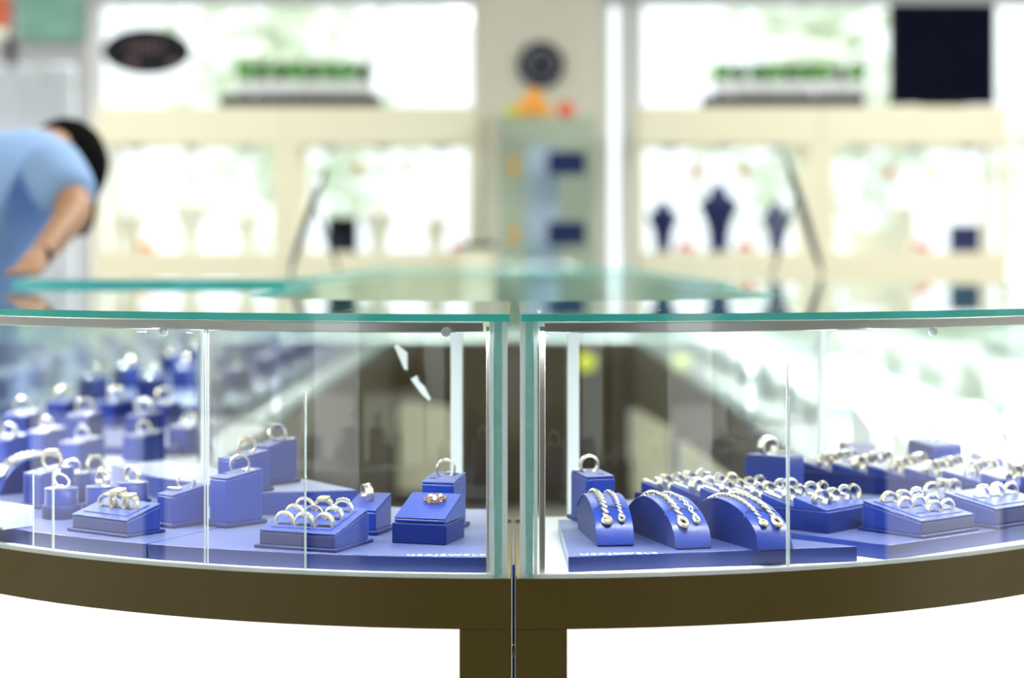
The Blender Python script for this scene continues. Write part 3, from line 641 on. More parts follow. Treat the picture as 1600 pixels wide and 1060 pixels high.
for i, (fl_, rzd, L, l, a, c_) in enumerate((((932.5, 855), 7, .150, 'arched blue bracelet ramp nearest the gap', 'thick curb chain bracelet, left one on the ramp nearest the gap', 'thin chain bracelet, right one on the ramp nearest the gap'),
                                    ((1056, 860), 16, .165, 'arched blue bracelet ramp, middle of the three', 'thick curb chain bracelet, left one on the middle ramp', 'thin chain bracelet, right one on the middle ramp'),
                                    ((1186, 863), 22, .165, 'arched blue bracelet ramp, rightmost of the three', 'flat chain bracelet, left one on the rightmost ramp', 'thick curb chain bracelet, right one on the rightmost ramp'),
                                    ((-25, 770), -42, .12, 'arched blue bracelet ramp at the left edge of the photo', 'pale chain bracelet, nearer one on the ramp at the left edge', 'pale chain bracelet, farther one on the ramp at the left edge'))):
    rz = R(rzd); loc = corner(fl_[0], fl_[1], ZP, rz, .0445, L, 'L', 0); t = thing('bracelet_ramp', l, 'bracelet ramp', loc, rz)
    h = .049; P = [(-L / 2, 0)] + ramp_profile(L, h) + [(L / 2, 0)]; n = len(P); b = MB()
    b.v = [(-.0212, y, z) for y, z in P] + [(.0212, y, z) for y, z in P]; b.f = [tuple(range(n))[::-1], tuple(range(n, 2 * n))] + [(k, (k + 1) % n, (k + 1) % n + n, k + n) for k in range(n)]; b.m = [0] * len(b.f)
    b.obj('body', M_BLUE2, t, smooth=50)
    Q = ramp_profile(L, h); b = MB(); n = len(Q)       # the padded cover strip
    for k in range(n):
        y, z = Q[k]; y2, z2 = Q[min(k + 1, n - 1)]; y1, z1 = Q[max(k - 1, 0)]; an = math.atan2(z2 - z1, y2 - y1); ny, nz = -math.sin(an), math.cos(an)
        for (xx, o_) in ((-.0222, 0), (-.0222, .0012), (-.0205, .0017), (.0205, .0017), (.0222, .0012), (.0222, 0)): b.v.append((xx, y + ny * o_, z + nz * o_))
    for k in range(n - 1):
        for j in range(6): b.f.append((k * 6 + j, k * 6 + (j + 1) % 6, (k + 1) * 6 + (j + 1) % 6, (k + 1) * 6 + j)); b.m.append(0)
    b.f += [tuple(range(6))[::-1], tuple((n - 1) * 6 + j for j in range(6))]; b.m += [0, 0]
    b.obj('cover', M_BLUE, t, smooth=40)
    tt = .22; y = -L / 2 + tt * L; z = h * math.sqrt(1 - ((.60 - tt) / .60) ** 2)
    b = MB(); b.tube([(-.0226, y - .002, z - .003), (-.0215, y, z + .001), (-.012, y + .003, z + .0062), (0, y + .003, z + .0048), (.012, y + .002, z + .0042), (.0215, y, z + .001), (.0226, y - .001, z - .003)], .0009, 6); b.obj('elastic_cord', M_CORD, t)
    t2_ = t.copy(); bpy.data.objects.remove(t2_)
    class _R: pass
    rp = _R(); rp.location = Vector((loc[0], loc[1], loc[2] + .0018)); rp.rotation_euler = (0, 0, rz)
    bracelet(rp, L, h, -.0080, .0066 if i < 2 else .0054, a, clasp='disc' if i != 1 else 'hook'); bracelet(rp, L, h, .0100, .0046 if i < 2 else .0064, c_, m=M_WGOLD if i < 2 else M_GOLD, t0=.13, kind='fig' if i == 1 else 'curb', clasp='hook')

# --- right counter
rz = R(20); s = ring_stand('tall blue ring stand behind the bracelet ramps, beside the gap', (0, 0, 0), rz, .039, .056, .060, .064, slots=((.006, -.012),)); s.location = corner(914, 821, ZP, rz, .039, .056, 'L')
on_stand(s, .056, .060, .064, 'wide', 'wide band ring on the tall stand behind the bracelet ramps', x=-.002, y=.008, yaw=R(-8), scale=1.2, tagpos=(-.010, .004, -.0062))
def ring_block(label, p0, p1, depth, hr, n, rows, hp, nm, kinds, yaw, seed, scale=1.0, z0=ZP, rowgap=None):
    rd = random.Random(seed)
    ex, ey = p1[0] - p0[0], p1[1] - p0[1]; L = math.hypot(ex, ey); rz = math.atan2(ey, ex)
    cx_, cy_ = (p0[0] + p1[0]) / 2 - math.sin(rz) * depth / 2, (p0[1] + p1[1]) / 2 + math.cos(rz) * depth / 2
    t = thing('ring_block', label, 'ring display block', (cx_, cy_, z0), rz)
    b = MB(); b.box((0, 0, hr / 2), (L, depth, hr)); b.obj('base', M_BLUE2, t, bevel=.0014)
    pw = (L - .012) / n
    for k in range(n):
        b = MB(); x0 = -L / 2 + .006 + k * pw; x1 = x0 + pw - .0008; y0, y1 = -depth / 2 + .006, depth / 2 - .004
        b.add([(x0, y0, hr + .0003), (x1, y0, hr + .0003), (x1, y1, hr + .0003), (x0, y1, hr + .0003), (x0, y0, hr + hp), (x1, y0, hr + .0022), (x1, y1, hr + .0022), (x0, y1, hr + hp)], [(3, 2, 1, 0), (4, 5, 6, 7), (0, 1, 5, 4), (1, 2, 6, 5), (2, 3, 7, 6), (3, 0, 4, 7)])
        b.obj('sloped_pad', M_BLUE, t, bevel=.0008)
        for r_ in range(rows):
            y = -depth / 2 + .022 + r_ * ((depth - .036) / max(1, rows - 1)); x = x0 + pw * .62 + rd.uniform(-.002, .002)
            z = hr + hp * (1 - .62) + .0072 * scale; ki = kinds[rd.randrange(len(kinds))]
            X = cx_ + x * math.cos(rz) - y * math.sin(rz); Y = cy_ + x * math.sin(rz) + y * math.cos(rz)
            put_ring(ki, (X, Y, z0 + z), f"{KD[ki]}, {nm}, {ORD[k]} pad, {['front', 'second', 'third', 'fourth', 'back'][r_]}", (R(rd.uniform(-8, 8)), 0, yaw + rd.uniform(-.15, .15)), None, True, scale)
            if rd.random() < .8:
                tx, ty = x - .019, y - .003; th_ = math.atan2(hp - .0022, pw); tz = z0 + hr + hp - (hp - .0022) * max(0, (tx - x0)) / pw + .0012
                WT.append((LAST[0], Matrix.Translation((cx_ + tx * math.cos(rz) - ty * math.sin(rz), cy_ + tx * math.sin(rz) + ty * math.cos(rz), tz)) @ Euler((0, th_, rz)).to_matrix().to_4x4()))
    return t
KS = ['plain', 'wide', 'groove', 'row', 'solitaire', 'plain', 'row', 'groove']
ring_block('blue ring block right behind the bracelet ramps', (.161, 2.548), (.384, 2.345), .112, .026, 6, 4, .014, 'block behind the ramps', KS, R(38), 3, 1.08)
ring_block('long blue ring block at the back of the right counter', (.405, 2.80), (.735, 2.565), .13, .026, 7, 5, .015, 'rear ring block', KS, R(38), 5, 1.12)
rz = R(-35); s = ring_stand('tall blue ring stand left of the rear ring block', (.385, 2.765, ZP), rz, .065, .06, .058, .055, flange=False, slots=())
s.location = (.372, 2.735, ZP)
on_stand(s, .06, .058, .055, 'wide', 'large band ring on the tall stand left of the rear block', yaw=R(70), scale=1.4, x=-.01, tagpos=(.012, 0, -.006))
tray('square blue tray with eight rings in the right counter', (1441, 843), R(40), .104, .092, .021, .037, [None, 'wide', 'plain', 'plain', 'row', 'plain', 'groove', 'wide', 'row'], 'eight-ring tray', which='L', scale=1.05, yaw=R(-12))
tray('blue tray at the right edge with three rings', (1557, 828), R(40), .112, .080, .025, .038, ['row', 'row', 'plain'], 'tray at the right edge', which='L', rows=1, scale=1.15, yaw=R(-12), dx=.030)
rz = R(40); s = ring_stand('small blue tray between the eight-ring tray and the rear block', (.570, 2.552, ZP), rz, .072, .044, .022, .028, slots=(), fh=.004)
for x, k, p in ((-.024, 'braid', 'left'), (.0, 'signet', 'middle'), (.024, 'wide', 'right')):
    on_stand(s, .044, .022, .028, k, f'{KD[k]}, {p} one on the small tray', x=x, y=0, yaw=R(-10), scale=1.1, sink=.007)
rz = R(30); s = ring_stand('blue ring stand beyond the rear ring block', (.628, 2.86, ZP), rz, .06, .055, .060, .066, flange=False, slots=()); on_stand(s, .055, .060, .066, 'solitaire', 'stone ring on the stand beyond the rear ring block', scale=1.2, yaw=R(60))
s = ring_stand('lavender ring stand beyond the rear ring block', (.70, 2.80, ZP), R(10), .05, .05, .050, .054, m=M_LAV, flange=False, slots=()); on_stand(s, .05, .05, .054, 'slim', 'large slim ring on the lavender stand', scale=1.9, sink=.002)
# arched lavender bangle display and grey box
t = thing('bangle_arch', 'low lavender arch at the right edge behind the rings', 'bangle display', (.79, 2.80, ZP), R(-20))
b = MB(); n = 20; P = [(.10 * math.cos(math.pi * i / n), .055 * math.sin(math.pi * i / n)) for i in range(n + 1)]; Q = [(x * .90, z * .84) for x, z in P]
b.v = [(x, y, z) for y in (-.02, .02) for x, z in P + Q[::-1]]; m_ = 2 * n + 2
for i in range(n): 
    j = m_ - 1 - i
    b.f += [(i, i + 1, j - 1, j), (m_ + i + 1, m_ + i, m_ + j, m_ + j - 1), (i, m_ + i, m_ + i + 1, i + 1), (j - 1, m_ + j - 1, m_ + j, j)]
b.f += [(0, m_ - 1, 2 * m_ - 1, m_), (n, m_ + n, m_ + n + 1, n + 1)]; b.m = [0] * len(b.f); b.obj('arch', M_LAV, t, smooth=40)
b = MB(); b.box((0, 0, .001), (.22, .06, .002)); b.obj('base', M_LAV, t)
b = MB(); b.box((0, 0, .028), (.05, .05, .056)); o = b.obj('gift_box', M_GREY, loc=(.555, 3.10, ZF), rz=R(5), bevel=.002); tag(o, 'grey box standing behind the rear ring block', 'box')
# white pads and plates filling the right wing
def pad(x, y, w_, d_, h, l, m=M_WPLAT, z=ZF, rz=0, cat='display pad', nm='display_pad'):
    b = MB(); b.wedge(w_, d_, h * .5, h); o = b.obj(nm, m, loc=(x, y, z), rz=rz, bevel=.003); tag(o, l, cat); return o
pad(.78, 3.30, .22, .2, .05, 'nearest white slanted pad in the right counter'); pad(.79, 3.65, .26, .22, .07, 'second white slanted pad in the right counter')
t = thing('round_plate', 'large white round plate standing at the right edge', 'plate', (.875, 3.14, ZF)); b = MB(); b.torus(.075, [(.004 * math.cos(q), .006 * math.sin(q)) for q in [j * math.pi / 3 for j in range(6)]], 36); o = b.obj('rim', M_SEAL, t, loc=(0, 0, .079)); 
b = MB(); b.lathe([(.072, -.002), (.073, 0), (.072, .002)], 36); o = b.obj('plate', M_TAG, t, loc=(0, 0, .079)); o.rotation_euler = (R(90), 0, 0)
for i in range(7):
    y = 4.35 + i * .52; pad(.79, y, .30, .30, .06 + .02 * (i % 2), f'white slanted pad in the long right counter, {ORD[i]} from the front', z=ZB + .005)
# left wing: blue platforms and rows of blurred stands
for (y0, y1, l) in ((3.42, 4.02, 'blue platform in the left counter, behind the large stands'),):
    platform('display_platform', l, [(-.96, y0), (-.60, y0), (-.60, y1), (-.96, y1)], ZF, ZP)
for (y0, y1, l) in ((4.2, 5.1, 'nearest blue platform in the long left counter'), (5.2, 6.0, 'middle blue platform in the long left counter'), (6.1, 7.9, 'farthest blue platform in the long left counter')):
    platform('display_platform', l, [(-1.02, y0), (-.60, y0), (-.60, y1), (-1.02, y1)], ZB + .005, ZP + .012)
rd = random.Random(11); base_s = None; kk = list(K)
def mini_row(ys, xs, z, where):
    global base_s
    for j, y in enumerate(ys):
        for i, x in enumerate(xs):
            l = f'blurred blue ring stand, {where}, {ORD[j]} row, {ORD[i]} from the left'
            loc = (x + rd.uniform(-.01, .01), y + rd.uniform(-.02, .02), z); rz = R(rd.uniform(-45, -20))
            if base_s is None: base_s = ring_stand(l, loc, rz, .05, .05, .048, .056, flange=False, slots=()); s = base_s
            else: s = dup(base_s, loc, (0, 0, rz), l)
            ki = kk[rd.randrange(len(kk))]
            on_stand(s, .05, .048, .056, ki, f'{KD[ki]}, {where}, {ORD[j]} row, {ORD[i]} from left', scale=1.5, yaw=R(rd.uniform(0, 60)))
mini_row([3.52, 3.80], [-.90, -.79, -.68], ZP, 'left counter back')
mini_row([4.35, 4.75, 5.35, 5.75, 6.3, 6.8, 7.4], [-.95, -.82, -.69], ZP + .012, 'long left counter')
for r, tp, lg in PENDING:
    o = bpy.data.objects.new('price_tag', taglmesh if lg else tagmesh); C.objects.link(o); o.parent = r; o.location = tp; o.rotation_euler = (-r.rotation_euler[0], 0, R(-20 if not lg else -60))

for r, Mw in WT:
    o = bpy.data.objects.new('price_tag', taglmesh); C.objects.link(o); o.parent = r
    Mr = Matrix.LocRotScale(r.location, r.rotation_euler, r.scale); o.matrix_basis = Mr.inverted() @ Mw

# ------------------------------------------------------------------ on the counter tops
def oval_mirror(label, x, y, z, rz, tilt, w_, h_, m, th=.008):
    t = thing('table_mirror', label, 'mirror', (x, y, z), rz)
    def oval(s_, d0, d1, mt, nm):
        b = MB(); n = 40; P = [(s_ * w_ / 2 * math.cos(2 * math.pi * i / n), s_ * h_ / 2 * math.sin(2 * math.pi * i / n)) for i in range(n)]
        b.v = [(px, d0, pz) for px, pz in P] + [(px, d1, pz) for px, pz in P]; b.f = [tuple(range(n)), tuple(range(n, 2 * n))[::-1]] + [(i, i + n, (i + 1) % n + n, (i + 1) % n) for i in range(n)]; b.m = [0] * len(b.f)
        o = b.obj(nm, mt, t); o.location = (0, 0, h_ / 2 * math.cos(tilt) + .004); o.rotation_euler = (tilt, 0, 0)
    oval(1, 0, th, m, 'frame'); oval(.93, -.002, -.0002, M_SILVER, 'mirror_glass')
    b = MB(); hy = .5 * h_ * math.sin(tilt); b.tube([(0, .012 - h_ * .12 * math.sin(tilt), h_ * .62 * math.cos(tilt)), (0, .10, .004)], .004); b.obj('stand_leg', m, t)
oval_mirror('oval table mirror with a dark frame standing on the left counter', PX(480, 6.05), 6.05, 1.0125, R(-88), R(-19), .20, .345, M_BLACK)
oval_mirror('oval table mirror with a thin frame standing on the right counter', PX(1256, 6.05), 6.05, 1.0, R(88), R(-17), .20, .40, M_BLACK, .003)

# ------------------------------------------------------------------ background cabinets
YC = 9.2
def wall_cabinet(px0, px1, wx0, wx1, label):
    x0, x1, a, c = [PX(p, YC) for p in (px0, px1, wx0, wx1)]; zt, zh, zs = PZ(166, YC), PZ(226, YC), PZ(394, YC); d_ = .42
    t = thing('wall_cabinet', label, 'display cabinet', ((x0 + x1) / 2, YC + d_ / 2, 0)); X = (x0 + x1) / 2
    b = MB(); b.box((0, 0, (zh + zt) / 2), (x1 - x0, d_, zt - zh)); b.obj('header', M_CREAM, t, bevel=.004)
    b = MB(); b.box((0, 0, (zs) / 2), (x1 - x0, d_, zs)); b.obj('base', M_CREAM, t, bevel=.004)
    for (u, v) in ((x0, a), (c, x1)):
        for yy in (-d_ / 2 + .03, d_ / 2 - .03): b = MB(); b.box(((u + v) / 2 - X, yy, (zs + zh) / 2), (v - u, .06, zh - zs)); b.obj('stile', M_CREAM, t)
    b = MB(); b.box(((a + c) / 2 - X, -d_ / 2 + .01, (zs + zh) / 2), (c - a, .006, zh - zs)); b.obj('door_glass', M_GLASS, t)
    for k in range(3):
        b = MB(); b.lathe([(.03, 0), (.045, .02), (.045, .03)], 16, ((a - X) + (c - a) * (k + .5) / 3, -.1, zh - .03)); b.obj('spotlight', M_GREYF, t)
    area('cabinet_lamp', ((a + c) / 2, YC + d_ / 2 - .02, zh - .01), (c - a - .1, .25), 2.2)
wall_cabinet(148, 446, 160, 426, 'leftmost cream glass-fronted wall cabinet with ivory busts')
wall_cabinet(446.5, 745, 466, 732, 'cream wall cabinet left of the pillar')
wall_cabinet(996, 1284, 1006, 1264, 'cream wall cabinet with dark blue busts right of the pillar')
wall_cabinet(1284.5, 1576, 1304, 1566, 'rightmost cream wall cabinet below the dark screen')
zs = PZ(394, YC)
bust_prof = [(.050, 0), (.048, .01), (.028, .03), (.024, .07), (.034, .13), (.050, .18), (.058, .205), (.052, .225), (.028, .240), (.018, .262), (.013, .285), (.003, .30)]
def bust(px, h, m, l):
    t = thing('necklace_bust', l, 'necklace bust', (PX(px, 9.36), 9.36, zs + .0005)); k = h / .30
    b = MB(); b.lathe([(r * k * 1.35 + .012, z * k) for r, z in bust_prof[2:]], 24, sy=.55); b.obj('bust', m, t); b = MB(); b.lathe([(.050 * k, 0), (.048 * k, .012 * k), (.026 * k, .03 * k)], 24); b.obj('base', m, t)
for px, h, l in ((205, .23, 'ivory necklace bust, left one in the leftmost wall cabinet'), (298, .31, 'tall ivory necklace bust in the middle of the leftmost cabinet'), (385, .23, 'ivory necklace bust, right one in the leftmost wall cabinet'),
                 (592, .25, 'ivory necklace bust, left one in the cabinet by the pillar'), (680, .19, 'ivory necklace bust, right one in the cabinet by the pillar')): bust(px, h, M_IVORY, l)
for px, h, l in ((1036, .25, 'dark blue necklace bust, left of the three in its cabinet'), (1123, .335, 'dark blue necklace bust, tallest of the three'), (1213, .245, 'dark blue necklace bust, right of the three in its cabinet')): bust(px, h, M_NAVY, l)
def box_at(px0, px1, py0, Y, m, name, label, cat, z=None, d_=.1, py1=None, bevel=.003):
    z = zs if z is None else z; x0, x1 = PX(px0, Y), PX(px1, Y); zt = PZ(py0, Y); z1 = z if py1 is None else PZ(py1, Y)
    b = MB(); b.box(((x0 + x1) / 2, Y, (z1 + zt) / 2), (x1 - x0, d_, zt - z1)); return tag(b.obj(name, m, bevel=bevel), label, cat)
box_at(512, 558, 340, 9.34, M_BLACK, 'jewellery_box', 'black box in the cabinet left of the pillar', 'box')
box_at(1486, 1528, 352, 9.34, M_NAVY, 'jewellery_box', 'dark blue box in the rightmost wall cabinet', 'box')
box_at(1396, 1426, 322, 9.38, M_IVORY, 'display_block', 'tall ivory block in the rightmost wall cabinet', 'display block')
box_at(1330, 1388, 358, 9.42, M_IVORY, 'display_block', 'low ivory block in the rightmost wall cabinet', 'display block')
b = MB(); b.ball((0, 0, .012), .012, 14, 8); tag(b.obj('glass_ball', M_SILVER, loc=(PX(1393, 9.26), 9.26, zs + .02 - .02)), 'small shiny ball in front of the tall ivory block', 'ball')
def flower(px, py, Y, m, l, r=.030):
    b = MB()
    for i in range(6): a = i * math.pi / 3; b.ball((r * .6 * math.cos(a), 0, r * .6 * math.sin(a)), r * .45, 8, 6, (1, .5, 1))
    b.ball((0, 0, 0), r * .45, 8, 6, (1, .6, 1)); o = b.obj('flower_ornament', m, loc=(PX(px, Y), Y, PZ(py, Y))); tag(o, l, 'ornament')
# red flowers resting on the cabinet shelves, orange ones stuck to the windows
for px, m, l in ((1072, M_REDO, 'red flower between the left and tallest blue busts'), (1165, M_REDO, 'red flower between the tallest and right blue busts'), (718, M_REDO, 'red flower in the cabinet left of the pillar'), (1440, M_REDO, 'red flower right of the tall ivory block'), (228, M_ORANGE, 'orange flower beside the left ivory bust')):
    b = MB()
    for i in range(7): a = i * .9; b.ball((.03 * math.cos(a), .02 * math.sin(a), .022 + .006 * (i % 3)), .02, 8, 6)
    tag(b.obj('flower', m, loc=(PX(px, 9.36), 9.36, zs)), l, 'flower')
for (px, py, m, l) in ((255, 256, M_ORANGE, 'orange flower on the glass, left one in the leftmost cabinet'), (335, 260, M_REDO, 'orange flower on the glass, right one in the leftmost cabinet'), (560, 262, M_ORANGE, 'orange flower on the glass, left one in the cabinet by the pillar'), (634, 262, M_REDO, 'red flower on the glass, right one in the cabinet by the pillar'),
                       (1086, 268, M_REDO, 'red flower on the glass above the blue busts'), (1158, 268, M_ORANGE, 'orange flower on the glass above the blue busts'), (1391, 270, M_REDO, 'red flower on the glass in the rightmost cabinet'), (1458, 272, M_ORANGE, 'orange flower on the glass in the rightmost cabinet')):
    flower(px, py, 9.895, m, l)
# rows of potted grass on black trays
zt = PZ(166, YC)
def grass_row(px0, px1, n, t0, t1, side, hs):
    Y = 9.36; box_at(t0, t1, 150, Y, M_BLACK, 'plant_tray', f'long black tray under the {side} row of potted grass', 'tray', z=zt, d_=.14)
    ztr = PZ(150, Y); p0 = None
    for i in range(n):
        x = PX(px0 + (px1 - px0) * i / (n - 1), Y); l = f'silver pot of grass, {ORD[i]} from the left in the {side} row'
        if p0 is None:
            p0 = thing('potted_grass', l, 'potted plant', (x, Y, ztr), 0, f'potted grass in the {side} row'); b = MB(); b.lathe([(.022, 0), (.034, .025), (.037, .05), (.035, .075), (.032, .078)], 24); b.obj('pot', M_POT, p0)
            b = MB(); rd = random.Random(5)
            for k in range(420):
                a, q = rd.uniform(0, 6.28), rd.uniform(0, .032); x1, y1 = q * math.cos(a), q * math.sin(a); hh = rd.uniform(.05, .085) * hs; lx_, ly_ = rd.uniform(-.012, .012), rd.uniform(-.012, .012); w_ = .010
                b.add([(x1 - w_, y1, .07), (x1 + w_, y1, .07), (x1 + w_ * .7 + lx_ * .4, y1 + ly_ * .4, .07 + hh * .6), (x1 + lx_, y1 + ly_, .07 + hh), (x1 - w_ * .7 + lx_ * .4, y1 + ly_ * .4, .07 + hh * .6)], [(0, 1, 2, 3, 4)])
            b.obj('grass', M_GRASS, p0, smooth=0)
        else: dup(p0, (x, Y, ztr), (0, 0, i * 1.1), l)
grass_row(384, 570, 8, 346, 596, 'left', 1.25); grass_row(1130, 1338, 9, 1097, 1347, 'right', 1.1)
# dark screen
t = thing('display_screen', 'large dark screen standing on the rightmost wall cabinet', 'screen', (PX(1472, 9.3), 9.3, 0)); z0, z1 = PZ(164, 9.3), PZ(6, 9.3); w_ = PX(1552, 9.3) - PX(1389, 9.3)
b = MB(); b.box((0, 0, (z0 + z1) / 2), (w_, .05, z1 - z0)); b.obj('housing', M_BLACK, t, bevel=.004)
b = MB(); b.box((0, -.0262, (z0 + z1) / 2), (w_ - .03, .002, z1 - z0 - .03)); b.obj('panel', M_SCREEN, t)
b = MB(); b.box((0, 0, (z0 + zt) / 2), (.2, .12, max(.004, z0 - zt))); b.obj('foot', M_BLACK, t)
# oval sign hanging in the left window
t = thing('oval_sign', 'black oval hanging sign in the left window', 'sign', (PX(229, 9.45), 9.45, PZ(80, 9.45)))
b = MB(); n = 48; P = [(.218 * math.cos(2 * math.pi * i / n), .115 * math.sin(2 * math.pi * i / n)) for i in range(n)]; b.v = [(x, 0, z) for x, z in P] + [(x, .02, z) for x, z in P]
b.f = [tuple(range(n)), tuple(range(n, 2 * n))[::-1]] + [(i, i + n, (i + 1) % n + n, (i + 1) % n) for i in range(n)]; b.m = [0] * len(b.f); b.obj('board', M_BLACK, t)
b = MB()
for i, hh in enumerate((.04, .05, .05, .05, .05, .045)): b.box((-.085 + i * .031, -.003, .018), (.017, .003, hh))
b.obj('faded_lettering', M_SIGNR, t)
for xx in (-.07, .13): b = MB(); b.ball((xx, -.002, -.062), .03, 12, 6, (1, .1, .8)); b.obj('faded_mark', M_SIGNR, t)
b = MB(); b.tube([(-.12, .01, .09), (-.12, .01, zl - PZ(80, 9.45))], .002, 6); b.tube([(.12, .01, .09), (.12, .01, zl - PZ(80, 9.45))], .002, 6); b.obj('hanging_wire', M_BLACK, t)
# wall clock on the pillar
t = thing('wall_clock', 'round black wall clock with silver numerals on the pillar', 'clock', (PX(845, 9.57), 9.57, PZ(101, 9.57)))
def disc(r, y0, y1, mt, nm, par, n=40):
    b = MB(); b.v = [(r * math.cos(2 * math.pi * i / n), y0, r * math.sin(2 * math.pi * i / n)) for i in range(n)] + [(r * math.cos(2 * math.pi * i / n), y1, r * math.sin(2 * math.pi * i / n)) for i in range(n)]
    b.f = [tuple(range(n)), tuple(range(n, 2 * n))[::-1]] + [(i, i + n, (i + 1) % n + n, (i + 1) % n) for i in range(n)]; b.m = [0] * len(b.f); return b.obj(nm, mt, par)
disc(.115, 0, .029, M_BLACK, 'rim', t); disc(.10, -.004, 0, M_SCREEN, 'face', t)
b = MB()
for i in range(12): a = i * math.pi / 6; b.ball((.075 * math.sin(a), -.005, .075 * math.cos(a)), .013, 8, 5, (1, .2, 1))
b.obj('numerals', M_GREY, t)
b = MB(); b.tube([(0, -.008, 0), (.03, -.008, .03)], .004, 6); b.tube([(0, -.008, 0), (-.045, -.008, .03)], .003, 6); b.obj('hands', M_SILVER, t)
# glass tower vitrine
YV = 8.85; x0, x1 = PX(777, YV), PX(932, YV); zt_ = PZ(186, YV); X = (x0 + x1) / 2; d_ = .36
t = thing('glass_vitrine', 'tall glass vitrine standing in front of the pillar', 'vitrine', (X, YV + d_ / 2, 0)); w_ = x1 - x0
b = MB(); b.box((0, 0, .3), (w_, d_, .6)); b.obj('base', M_WHITEF, t)
b = MB()
for q in (-1, 1): b.box((q * (w_ / 2 - .005), 0, (.6 + zt_) / 2), (.008, d_, zt_ - .6)); b.box((0, q * (d_ / 2 - .005), (.6 + zt_) / 2), (w_ - .02, .008, zt_ - .6))
b.obj('glass_walls', M_FARG, t)
b = MB(); b.box((0, 0, zt_ + .005), (w_ + .02, d_ + .02, .01)); b.obj('top_panel', M_FARG, t)
for zz in (PZ(272, YV), PZ(383, YV)): b = MB(); b.box((0, 0, zz - .005), (w_ - .03, d_ - .03, .008)); b.obj('shelf', M_FARG, t)
b = MB(); b.box((-.015, .12, (.6 + zt_) / 2 - .03), (.16, .01, zt_ - .75)); b.obj('back_card', M_LAV, t)
for py, ph, l in ((272, 235, 'navy jewellery box on the upper shelf of the glass vitrine'), (383, 346, 'navy jewellery box on the lower shelf of the glass vitrine')):
    zz = PZ(py, YV); b = MB(); b.box((PX(885, YV + .15), YV + .15, zz + .055), (.175, .12, .11)); tag(b.obj('jewellery_box', M_NAVY, bevel=.006), l, 'box')
for py, l in ((272, 'small yellow ornament on the upper vitrine shelf'), (383, 'small yellow ornament on the lower vitrine shelf')):
    b = MB(); b.lathe([(.02, 0), (.025, .02), (.012, .05), (.022, .07), (.008, .095)], 16); tag(b.obj('ornament', M_ORANGE, loc=(PX(803, YV + .15), YV + .15, PZ(py, YV))), l, 'ornament')
for (px, r, m, l) in ((800, .036, M_LEMON, 'green fruit at the left end on the vitrine top'), (821, .048, M_ORANGE, 'orange fruit next to the green one on the vitrine top'), (848, .042, M_ORANGE, 'orange fruit in the middle of the vitrine top'), (884, .044, M_REDO, 'red orange fruit at the right on the vitrine top')):
    t = thing('fruit', l, 'fruit', (PX(px, YV + .18), YV + .18, zt_ + .010)); b = MB(); b.ball((0, 0, r), r, 18, 12, (1, 1, .97)); b.obj('flesh', m, t); b = MB(); b.tube([(0, 0, 1.9 * r), (.003, 0, 2.2 * r)], .003, 6); b.obj('stem', M_GRASS, t)
t = thing('fruit', 'orange fruit stacked on top of the others on the vitrine', 'fruit', (PX(834, YV + .18), YV + .18, zt_ + .010 + .058)); b = MB(); b.ball((0, 0, .045), .045, 18, 12); b.obj('flesh', M_ORANGE, t); b = MB(); b.tube([(0, 0, .088), (.003, 0, .1)], .003, 6); b.obj('stem', M_GRASS, t)
# low cream cupboard with a dark top
t = thing('low_cupboard', 'low cream cupboard with a dark top left of the vitrine', 'cupboard', (PX(746, 8.9), 9.02, 0)); ztc = PZ(380, 8.9); w_ = .17
b = MB(); b.box((0, 0, ztc / 2 - .012), (.15, .3, ztc - .024)); b.obj('body', M_CREAM, t); b = MB(); b.box((0, 0, ztc - .012), (.16, .32, .024)); b.obj('worktop', M_BLACK, t)

# ------------------------------------------------------------------ person leaning on the left counter
def skin_obj(name, V, E, rad, m, parent=None, sub=2, root=0):
    me = bpy.data.meshes.new(name); me.from_pydata(V, E, []); me.materials.append(m)
    o = bpy.data.objects.new(name, me); C.objects.link(o); o.parent = parent
    o.modifiers.new('skin', 'SKIN').use_smooth_shade = True
    if not me.skin_vertices: me.attributes
    sv = me.skin_vertices[0].data if len(me.skin_vertices) else None
    if sv is None:
        bpy.context.view_layer.objects.active = o; bpy.ops.mesh.customdata_skin_add(); sv = me.skin_vertices[0].data
    for i, r in enumerate(rad):
        sv[i].radius = r if isinstance(r, tuple) else (r, r); sv[i].use_root = (i == root)
    s_ = o.modifiers.new('sub', 'SUBSURF'); s_.levels = sub; s_.render_levels = sub
    return o
# 0 pelvis,1 waist,2 chest,3 neck base,4 neck,5 head low,6 head,7 R shoulder,8 R elbow,9 R wrist,10 R palm, 11.. fingers; left arm, legs
hx, hy, hz = -1.050, 4.190, 1.026
V = [(-1.34, 4.60, .93), (-1.325, 4.63, 1.08), (-1.255, 4.72, 1.235), (-1.205, 4.85, 1.325), (-1.19, 4.90, 1.34), (-1.175, 4.97, 1.32), (-1.165, 5.02, 1.30),
     (-1.125, 4.66, 1.29), (-1.020, 4.49, 1.170), (-1.052, 4.27, 1.062), (hx, hy, hz + .012)]
E = [(0, 1), (1, 2), (2, 3), (3, 4), (4, 5), (5, 6), (2, 7), (7, 8), (8, 9), (9, 10)]
rad = [(.14, .11), (.125, .10), (.15, .11), .065, .055, .075, .07, .062, .045, .028, (.036, .016)]
for k, (dx, dy, L) in enumerate(((-.024, -.028, .034), (-.010, -.036, .042), (.004, -.037, .045), (.018, -.033, .040))):
    i = len(V); n_ = math.hypot(dx, dy); V += [(hx + dx, hy + dy * .8, hz + .004), (hx + dx * 1.2, hy + dy * .8 - L * .55, hz + .004), (hx + dx * 1.3, hy + dy * .8 - L, hz - .004)]; E += [(10, i), (i, i + 1), (i + 1, i + 2)]; rad += [.010, .0085, .007]
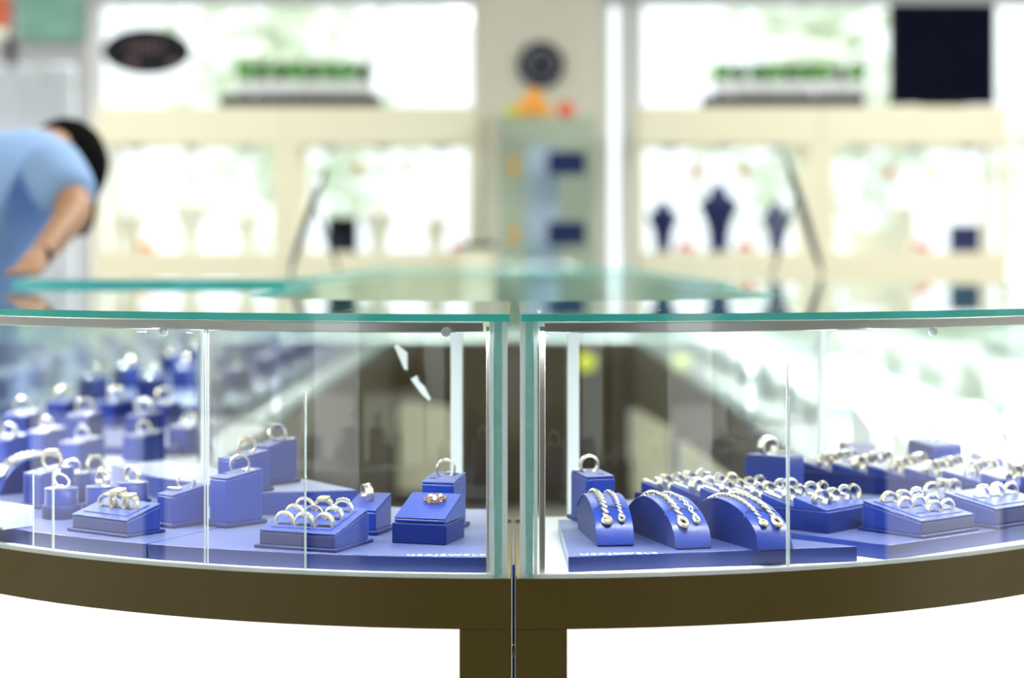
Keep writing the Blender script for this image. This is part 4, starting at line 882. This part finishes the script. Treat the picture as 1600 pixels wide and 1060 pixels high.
i = len(V); V += [(hx - .034, hy + .004, hz + .004), (hx - .052, hy - .018, hz - .002)]; E += [(10, i), (i, i + 1)]; rad += [.011, .009]
i = len(V); V += [(-1.40, 4.80, 1.28), (-1.42, 4.98, 1.12), (-1.36, 5.00, 1.00), (-1.34, 4.98, .96)]; E += [(2, i), (i, i + 1), (i + 1, i + 2), (i + 2, i + 3)]; rad += [.062, .045, .03, (.035, .018)]
for sx, ox in ((-.10, 0), (.10, 0)):
    i = len(V); V += [(-1.34 + sx, 4.60, .82), (-1.34 + sx, 4.57, .47), (-1.34 + sx, 4.63, .07), (-1.34 + sx, 4.77, .022)]; E += [(0, i), (i, i + 1), (i + 1, i + 2), (i + 2, i + 3)]; rad += [.085, .055, .04, (.045, .03)]
p = skin_obj('person', V, E, rad, M_SKIN)
tag(p, 'person in a light blue short-sleeved shirt bending over the left counter', 'person')
skin_obj('shirt', [(-1.34, 4.60, .86), (-1.325, 4.63, 1.08), (-1.26, 4.72, 1.24), (-1.215, 4.82, 1.315), (-1.13, 4.66, 1.29), (-1.030, 4.505, 1.180), (-1.40, 4.80, 1.28), (-1.375, 4.91, 1.19)],
         [(0, 1), (1, 2), (2, 3), (2, 4), (4, 5), (2, 6), (6, 7)], [(.175, .15), (.152, .135), (.17, .135), .085, .092, .074, .085, .075], M_SHIRT, p)
b = MB(); b.ball((0, 0, 0), .118, 22, 16, (.92, 1.08, 1.05)); o = b.obj('hair', M_HAIR, p); o.location = (-1.168, 5.02, 1.300); o.rotation_euler = (R(30), 0, 0)
b = MB(); b.ball((-1.115, 4.97, 1.21), .062, 14, 10, (.6, .9, 1.6)); b.obj('hair', M_HAIR, p)
skin_obj('trousers', [(-1.34, 4.60, .86), (-1.44, 4.60, .78), (-1.44, 4.57, .47), (-1.44, 4.63, .12), (-1.24, 4.60, .78), (-1.24, 4.57, .47), (-1.24, 4.63, .12), (-1.338, 4.605, 1.0)], [(0, 1), (1, 2), (2, 3), (0, 4), (4, 5), (5, 6), (0, 7)], [(.165, .14), .10, .08, .07, .10, .08, .07, (.148, .128)], M_JEANS, p)
b = MB()
b.torus(.030, [(.004 * math.cos(q), .009 * math.sin(q)) for q in [j * math.pi / 3 for j in range(6)]], 20, M=Matrix.Translation((-1.051, 4.25, 1.056)) @ Euler((R(-40), 0, R(-30))).to_matrix().to_4x4()); b.obj('wristwatch', M_BLACK, p)
# prototypes that found no place
for k, o in K.items():
    if k not in USED:
        for ch in list(o.children): bpy.data.objects.remove(ch)
        bpy.data.objects.remove(o)
